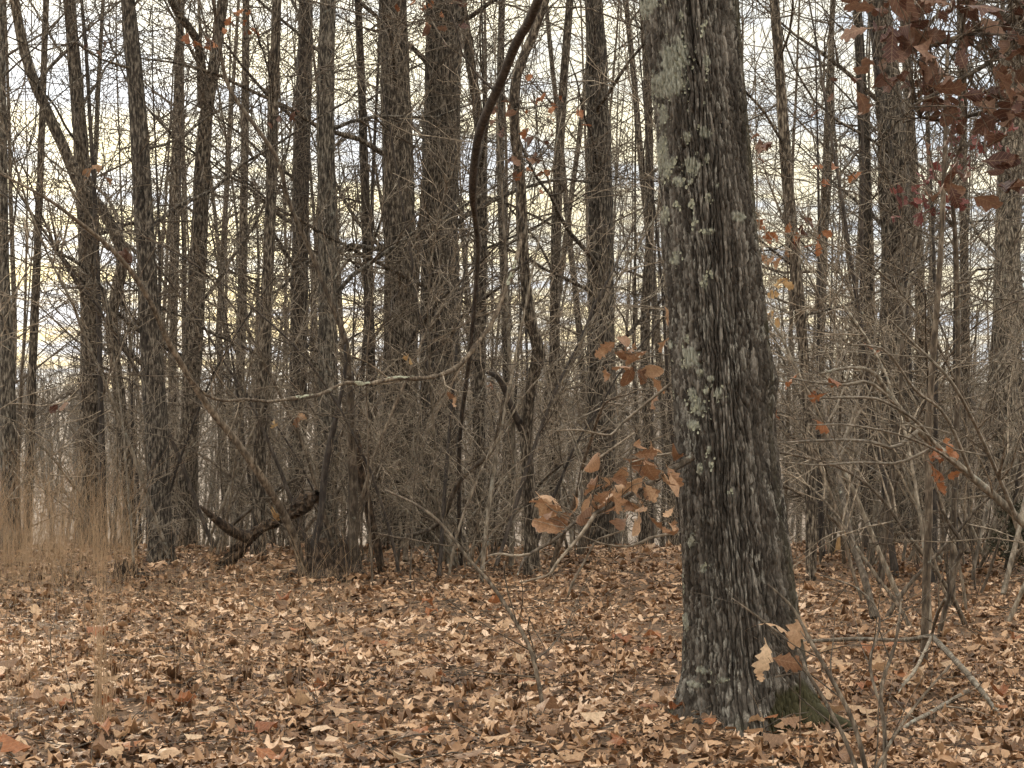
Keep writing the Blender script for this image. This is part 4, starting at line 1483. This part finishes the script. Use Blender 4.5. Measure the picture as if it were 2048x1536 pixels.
for i in range(6):
    a_ = proto_tree(250 + i, 6 + 1.1 * (i % 4), [.03, .045, .024, .038, .05, .028][i], 22, 2.3, ['stem', 'bark', 'stem_dark'][i % 3], 'twig', st_ms, .12, sides=7)
    MS.append(a_)
    tot += a_[2]
print("proto tris", tot)


def place(proto, name, label, cat, group, x, y, rz_, sc):
    th = thing(name, label, cat, (x, y, float(terrain(x, y))), group)
    th.rotation_euler = (0, 0, rz_)
    th.scale = (sc, sc, sc)
    link("trunk", proto[0], None, th)
    link("crown", proto[1], None, th)


rng = np.random.default_rng(301)
placed = [(q[1][0], q[1][1]) for q in T.values()]
def free(x, y, dmin):
    return all((x - a) ** 2 + (y - b) ** 2 > dmin * dmin for a, b in placed)


cnt = 0
tries = 0
while cnt < 150 and tries < 5000:
    tries += 1
    y = 26 + 60 * rng.random()
    px = rng.uniform(-180, 2230)
    x = (px - 1024) / F * y
    # leave the bright gap at the left a little more open
    if 78 < px < 165 and rng.random() < .93:
        continue
    if not free(x, y, .55):
        continue
    placed.append((x, y))
    k_ = int(rng.integers(0, len(BG)))
    place(BG[k_], "background_tree", "slender bare tree of the thin woodland behind the front row of trunks", "tree", "thin trees of the wood behind",
          x, y, rng.uniform(0, 6.28), rng.uniform(.75, 1.1))
    cnt += 1
cnt = tries = 0
while cnt < 85 and tries < 5000:
    tries += 1
    y = rng.uniform(16.6, 28)
    px = rng.uniform(-120, 2170)
    x = (px - 1024) / F * y
    py_ = 768 + F * 1.5 / y
    if 60 < px < 190 or (px < 720 and px > 340 and y < 18.4):
        continue
    if 1300 < px < 1660 and y < 18:
        continue
    if y < 17.6 and rng.random() < .6:
        continue
    if not free(x, y, .22):
        continue
    placed.append((x, y))
    k_ = int(rng.integers(0, len(US)))
    place(US[k_], "understorey_sapling", "thin twiggy bare sapling in the thicket among the front trunks", "sapling", "bare saplings of the thicket",
          x, y, rng.uniform(0, 6.28), rng.uniform(.6, 1.15))
    cnt += 1

cnt = tries = 0
while cnt < 55 and tries < 5000:
    tries += 1
    y = 18.5 + 24 * rng.random()
    px = rng.uniform(-200, 2250)
    x = (px - 1024) / F * y
    if 40 < px < 200:
        continue
    if not free(x, y, .4):
        continue
    placed.append((x, y))
    place(MS[cnt % len(MS)], "spreading_sapling", "leggy young tree with thin spreading branches between the larger trunks", "sapling", "leggy young trees between the trunks",
          x, y, rng.uniform(0, 6.28), rng.uniform(.8, 1.2))
    cnt += 1

for i in range(22):            # nearer saplings in front of the trunks
    px = rng.uniform(230, 1010) if i % 3 else rng.uniform(1660, 2060)
    y = rng.uniform(16.2, 17.6)
    x = (px - 1024) / F * y
    if 340 < px < 720:
        continue
    if not free(x, y, .2):
        continue
    placed.append((x, y))
    place(US[i % len(US)], "understorey_sapling", "thin twiggy bare sapling in the thicket among the front trunks", "sapling", "bare saplings of the thicket",
          x, y, rng.uniform(0, 6.28), rng.uniform(.55, 1.0))

# long arching shoots that cross the thicket
AR = []
for i in range(8):
    r_ = np.random.default_rng(280 + i)
    n_ = 22
    el = np.linspace(1.35 - .1 * (i % 3), .15 + .5 * r_.random(), n_) + np.cumsum(r_.normal(0, .05, n_))
    az = np.cumsum(r_.normal(0, .07, n_))
    dd = np.stack([np.cos(el) * np.cos(az), np.cos(el) * np.sin(az), np.sin(el)], 1)
    Ln_ = r_.uniform(2.4, 4.6)
    P_ = np.array([0, 0, -.05]) + np.cumsum(dd * Ln_ / n_, 0)
    R__ = np.linspace(.013 + .004 * (i % 3), .003, n_) * (1 + .08 * r_.normal(0, 1, n_))
    v, f = tubes_geo([(P_, R__, 6)])
    mt_ = new_mesh("stem", v, f)
    mt_.materials.append(M[['stem_pale', 'stem', 'stem', 'stem_dark'][i % 4]])
    fine = []
    sprout(fine, P_, R__, 0, r_, Style(dens=(4.5, 4.0, 5), n=(8, 5, 4), sides=(4, 3, 3), wig=.14, trop=.06, ratio=(.15, .42), tip=.0032, rr=.7, ang=(.4, .95)), .25)
    v, f = tubes_geo(fine)
    mc_ = new_mesh("crown", v, f)
    mc_.materials.append(M[['twig_pale', 'twig_pale', 'twig', 'twig'][i % 4]])
    AR.append((mt_, mc_))
r_ = np.random.default_rng(290)
for i in range(82):
    px = r_.uniform(200, 1100) if i % 3 else r_.uniform(1620, 2080)
    y = r_.uniform(16.6, 20.5)
    if i >= 54:                 # pale ones nearer, right of the oak
        px, y = r_.uniform(1690, 2090), r_.uniform(12.8, 17.5)
    if 380 < px < 640 and y < 17.9:
        y += 1.4
    x = (px - 1024) / F * y
    th = thing("arching_shoot", "thin bare shoot arching through the thicket before the trunks", "sapling", (x, y, float(terrain(x, y))), "arching shoots of the thicket")
    th.rotation_euler = (0, 0, r_.choice([0, math.pi]) + r_.normal(0, .9))
    sc_ = r_.uniform(.7, 1.15)
    th.scale = (sc_, sc_, sc_)
    k_ = i % 8 if i < 54 else (0, 4, 1, 5)[i % 4]
    link("stem", AR[k_][0], None, th)
    link("crown", AR[k_][1], None, th)

# brown brushy shrubs left of the oak
rng = np.random.default_rng(311)
SHR = []
for i in range(4):
    fine = []
    stems = []
    for s_ in range(11):
        az = rng.uniform(0, 6.28)
        d = unit(np.array([math.cos(az) * .38, math.sin(az) * .38, 1]))
        o_ = []
        grow(o_, np.array([math.cos(az) * .05, math.sin(az) * .05, -.05]), d, rng.uniform(1.3, 3.0), rng.uniform(.008, .015), 0, rng,
             Style(dens=(4.0, 4.2, 6), n=(10, 6, 4), sides=(5, 3, 3), wig=.13, trop=-.3, tip=.0034, ratio=(.15, .45)))
        stems.append(o_[0])
        fine += o_[1:]
    ms = []
    for s_ in stems:
        v, f = tubes_geo([s_])
        me = new_mesh("stem", v, f)
        me.materials.append(M['stem_pale' if i % 2 else 'stem'])
        ms.append(me)
    v, f = tubes_geo(fine)
    mc = new_mesh("crown", v, f)
    mc.materials.append(M['twig_pale'])
    SHR.append((ms, mc))
shr_spots = [(735, 18.4, "brushy bare shrub in front of the twin large trunks, behind the split stem"), 
             (890, 18.3, "dense bare shrub at the foot of the right twin trunk"), (975, 18.9, "bare shrub between the twin trunks and the burled tree"),
             (450, 20.0, "bare shrub behind the rotten log"), (1150, 19.3, "bare shrub behind the oak's orange leaves"), (1660, 18.8, "bare shrub behind the slim spotted trunk"),
             (690, 18.9, "bare shrub around the foot of the mottled pale trunk"), 
             (930, 18.0, "bare shrub round the foot of the dark bent sapling"),
             (560, 19.9, "bare shrub behind the arching sapling's foot"), 
             (1730, 17.6, "bare shrub before the dark narrow trunk at right"),
             
             (1960, 18.0, "bare shrub beside the cedar bush"), (215, 19.6, "bare shrub standing in the tall dry grass")]
for i, (px, y, lab) in enumerate(shr_spots):
    x = (px - 1024) / F * y
    th = thing("bare_shrub", lab, "shrub", (x, y, float(terrain(x, y))), "brushy bare shrubs")
    th.rotation_euler = (0, 0, i * 1.7)
    s_ = .6 + .25 * ((i * 37) % 10) / 10
    th.scale = (s_,) * 3
    ms, mc = SHR[i % 4]
    for me in ms:
        link("stem", me, None, th)
    link("crown", mc, None, th)

# far wood on the opposite slope: one mass
far_col = bpy.data.collections.new("far_tree_kinds")
for i in range(4):
    tm, cm, _n = proto_tree(260 + i, 11, .16, 15, 3.0, 'bark', 'twig', Style(dens=(2.0, 2.2, 3), n=(5, 4, 3), sides=(3, 3, 3), wig=.16, trop=.15, tip=.012, rr=.7), .12, sides=5)
    vt = np.empty(len(tm.vertices) * 3, np.float32)
    tm.vertices.foreach_get("co", vt)
    vc = np.empty(len(cm.vertices) * 3, np.float32)
    cm.vertices.foreach_get("co", vc)
    qt = np.empty(len(tm.loops), np.int32)
    tm.loops.foreach_get("vertex_index", qt)
    # rebuild as one quad mesh (trunk quads only, caps skipped)
    nq_t = sum(1 for p_ in tm.polygons if p_.loop_total == 4)
    nq_c = sum(1 for p_ in cm.polygons if p_.loop_total == 4)
    qc = np.empty(len(cm.loops), np.int32)
    cm.loops.foreach_get("vertex_index", qc)
    me = new_mesh("far_tree", np.concatenate([vt.reshape(-1, 3), vc.reshape(-1, 3)]),
                  [qt[:nq_t * 4].reshape(-1, 4), qc[:nq_c * 4].reshape(-1, 4) + len(vt) // 3])
    me.materials.append(M['twig'])
    ob = bpy.data.objects.new("far_tree", me)
    far_col.objects.link(ob)
rng = np.random.default_rng(321)
nf_ = 950
fy = np.sqrt(rng.uniform(75 ** 2, 420 ** 2, nf_))
fx = rng.uniform(-1, 1, nf_) * (.28 * fy + 4)
fme = bpy.data.meshes.new("far_woodland")
fme.from_pydata(np.stack([fx, fy, terrain(fx, fy)], 1).tolist(), [], [])
fw = link("far_woodland", fme)
tag(fw, "hazy mass of bare trees on the slope beyond the ridge", "woodland", kind="stuff")
gn = bpy.data.node_groups.new("scatter_far_trees", 'GeometryNodeTree')
gn.interface.new_socket("Geometry", in_out='INPUT', socket_type='NodeSocketGeometry')
gn.interface.new_socket("Geometry", in_out='OUTPUT', socket_type='NodeSocketGeometry')
gi = gn.nodes.new("NodeGroupInput")
go = gn.nodes.new("NodeGroupOutput")
ci = gn.nodes.new("GeometryNodeCollectionInfo")
ci.inputs["Collection"].default_value = far_col
ci.inputs["Separate Children"].default_value = True
ci.inputs["Reset Children"].default_value = True
ip = gn.nodes.new("GeometryNodeInstanceOnPoints")
ip.inputs["Pick Instance"].default_value = True
rv = gn.nodes.new("FunctionNodeRandomValue")
rv.data_type = 'FLOAT_VECTOR'
rv.inputs[0].default_value = (0, 0, 0)
rv.inputs[1].default_value = (0.08, 0.08, 6.28)
rs = gn.nodes.new("FunctionNodeRandomValue")
rs.data_type = 'FLOAT'
rs.inputs[2].default_value = .7
rs.inputs[3].default_value = 1.25
gl = gn.links
gl.new(gi.outputs[0], ip.inputs["Points"])
gl.new(ci.outputs[0], ip.inputs["Instance"])
gl.new(rv.outputs[0], ip.inputs["Rotation"])
gl.new(rs.outputs[1], ip.inputs["Scale"])
gl.new(ip.outputs[0], go.inputs[0])
md = fw.modifiers.new("scatter", 'NODES')
md.node_group = gn

# =====================================================================
# dry grass and small forest-floor things
# =====================================================================
def blades(n, xy, hmin, hmax, rng, lean=.22, r=.0016):
    tb = []
    for i in range(n):
        x, y = xy(i)
        z = float(terrain(x, y))
        hgt = hmin + (hmax - hmin) * rng.random() ** 1.7
        az = rng.uniform(0, 6.28)
        ln = abs(rng.normal(0, lean)) * hgt
        d = np.array([math.cos(az), math.sin(az), 0])
        tb.append((catmull([(x, y, z - .02), np.array([x, y, z + hgt * .55]) + d * ln * .3, np.array([x, y, z + hgt]) + d * ln], 5),
                   np.array([1, .9, .8, .6, .3]) * r, 3))
    return tb


rng = np.random.default_rng(401)
def grass_spot(i):
    y = rng.uniform(16.0, 20.5)
    px = 330 * rng.random() ** 1.5 - 60
    return (px - 1024) / F * y, y


gr = tubes_obj("dry_grass", blades(1900, grass_spot, .10, 1.1, rng, .45, .0012), M['grass'], None)
tag(gr, "patch of tall rusty dry grass at the left edge", "grass", kind="stuff")


def fringe_spot(i):
    y = rng.uniform(9, 20.5)
    px = rng.uniform(-60, 2110)
    return (px - 1024) / F * y, y


def left_spot(i):
    y = rng.uniform(9.5, 18)
    px = 760 * rng.random() ** 1.6 - 60
    return (px - 1024) / F * y, y


gr = tubes_obj("dry_weeds", blades(1500, fringe_spot, .05, .34, rng, .6, .0011) + blades(750, left_spot, .08, .6, rng, .5, .0011), M['grass'], None)
tag(gr, "thin scattered dry grass blades poking through the leaves", "grass", kind="stuff")
b = ground_at(205, 1462)
th = thing("tall_grass_clump", "tall slender rust coloured grass clump standing alone in the leaves", "grass clump", b)
gb = blades(18, lambda i: (b[0] + rng.normal(0, .02), b[1] + rng.normal(0, .04)), .55, 1.12, rng, .05, .0017)
tubes_obj("stalks", [(p_ - b, r_, s_) for p_, r_, s_ in gb], M['grass'], th)["kind"] = "stuff"
gb = blades(24, lambda i: (b[0] + rng.normal(0, .04), b[1] + rng.normal(0, .05)), .1, .4, rng, .4, .0014)
tubes_obj("blades", [(p_ - b, r_, s_) for p_, r_, s_ in gb], M['grass'], th)["kind"] = "stuff"

# sticks in the litter
tb = []
for _ in range(1400):
    y = math.sqrt(rng.uniform(7.5 ** 2, 20 ** 2))
    x = rng.uniform(-1, 1) * (.25 * y + .4)
    az = rng.uniform(0, 6.28)
    ln = rng.uniform(.08, .4)
    d = np.array([math.cos(az), math.sin(az), rng.normal(.05, .25)])
    c0 = np.array([x, y, float(terrain(x, y)) + rng.uniform(.02, .06)])
    tb.append((catmull([c0 - d * ln / 2, c0 + rng.normal(0, .015, 3), c0 + d * ln / 2], 5), np.linspace(1, .5, 5) * rng.uniform(.0015, .004), 4))
o = tubes_obj("stick_litter", tb, M['twig'], None)
tag(o, "small broken twigs scattered through the leaf carpet", "twigs", kind="stuff")
# thin bare seedlings standing in the litter
for i in range(34):
    y = rng.uniform(9, 17)
    px = rng.uniform(0, 2048)
    if 1330 < px < 1640 and 9.5 < y < 10.8:
        continue
    x = (px - 1024) / F * y
    b = np.array([x, y, float(terrain(x, y))])
    th = thing("seedling", "thin bare seedling stalk standing in the open leaf litter", "seedling", b, "bare seedlings in the litter")
    o_ = []
    grow(o_, np.array([0, 0, -.02]), unit(np.array([rng.normal(0, .3), rng.normal(0, .3), 1])), rng.uniform(.25, .6), .003, 1, rng,
         Style(dens=(5, 6, 6), n=(7, 6, 4), sides=(4, 4, 3), wig=.12, tip=.0012, ratio=(.2, .45)))
    tubes_obj("stem", o_[:1], M['stem'], th)
    if len(o_) > 1:
        tubes_obj("twigs", o_[1:], M['twig'], th)["kind"] = "stuff"

# large separate fallen leaves on top of the litter
rng = np.random.default_rng(501)
def fallen_leaf(px, py, s, mat, label, group, tilt=.35, kind=None, hh=.035):
    p0 = ground_at(px, py)
    o = link("fallen_leaf", leaf_mesh(int(rng.integers(0, 14)) if kind is None else kind, mat))
    R = rand_rots(1, rng, tilt)[0]
    v = LEAF[0][0]
    Mx = np.eye(4)
    Mx[:3, :3] = R * s
    Mx[:3, 3] = p0 + UP * (hh + .12 * s)
    o.matrix_world = Matrix(Mx.tolist())
    tag(o, label, "leaf", group)


fallen_leaf(560, 1222, .17, 'leaf_russet', "dark red-brown leaf lying in litter below the rotten log", None, .8, 1)
fallen_leaf(1735, 1480, .17, 'leaf_tan', "large tan leaf standing on edge at the foot of the twiggy young oak", None, 1.3, 0, .06)
fallen_leaf(885, 1372, .12, 'leaf_orange', "split orange leaf in the middle of the lower litter", None, .6, 3, .05)
fallen_leaf(1675, 1135, .18, 'leaf_yellow', "yellow-tan leaf caught upright behind the oak, beside the slim spotted trunk", None, 1.3, 2, .1)
KINDS = [('leaf_tan', "pale tan curled oak leaf on top of the litter", "pale tan leaves on the litter"),
         ('leaf_brown', "dull dark brown oak leaf on top of the litter", "dark brown leaves on the litter"),
         ('leaf_russet', "reddish russet oak leaf on top of the litter", "russet leaves on the litter")]
for i in range(26):
    px = rng.uniform(1335, 1690)
    k_ = KINDS[int(rng.choice([0, 0, 1, 1, 2]))]
    fallen_leaf(px, rng.uniform(1432, 1470), rng.uniform(.08, .13), *k_, tilt=.5)
for i in range(264):
    py = 1550 - 330 * rng.random() ** 1.25
    px = rng.uniform(-20, 2068)
    if 1350 < px < 1650 and 1380 < py < 1440:
        continue
    k_ = KINDS[int(rng.choice([0, 0, 0, 1, 1, 2]))]
    fallen_leaf(px, py, rng.uniform(.075, .135), *k_, tilt=.24)

# =====================================================================
# the air between the trees
# =====================================================================
hm = bpy.data.materials.new("haze")
hm.use_nodes = True
t = hm.node_tree
for n in list(t.nodes):
    t.nodes.remove(n)
o_ = t.nodes.new("ShaderNodeOutputMaterial")
pv = t.nodes.new("ShaderNodeVolumePrincipled")
pv.inputs["Color"].default_value = (.95, .90, .82, 1)
pv.inputs["Density"].default_value = .00016
pv.inputs["Anisotropy"].default_value = .0
t.links.new(pv.outputs[0], o_.inputs["Volume"])
hv = np.array([(x, y, z) for x in (-1600, 1600) for y in (-70, 3100) for z in (-16, 21)], float)
hf = np.array([(0, 1, 3, 2), (4, 6, 7, 5), (0, 4, 5, 1), (2, 3, 7, 6), (0, 2, 6, 4), (1, 5, 7, 3)])
USE_HAZE = True
if USE_HAZE:
    hz = link("haze", new_mesh("haze", hv, [hf], False), hm)
    hz["kind"] = "stuff"
    hz["label"] = "thin pale winter haze between the trees"
    hz["category"] = "haze"
print("meshes", len(bpy.data.meshes), "polys", sum(len(me.polygons) for me in bpy.data.meshes))
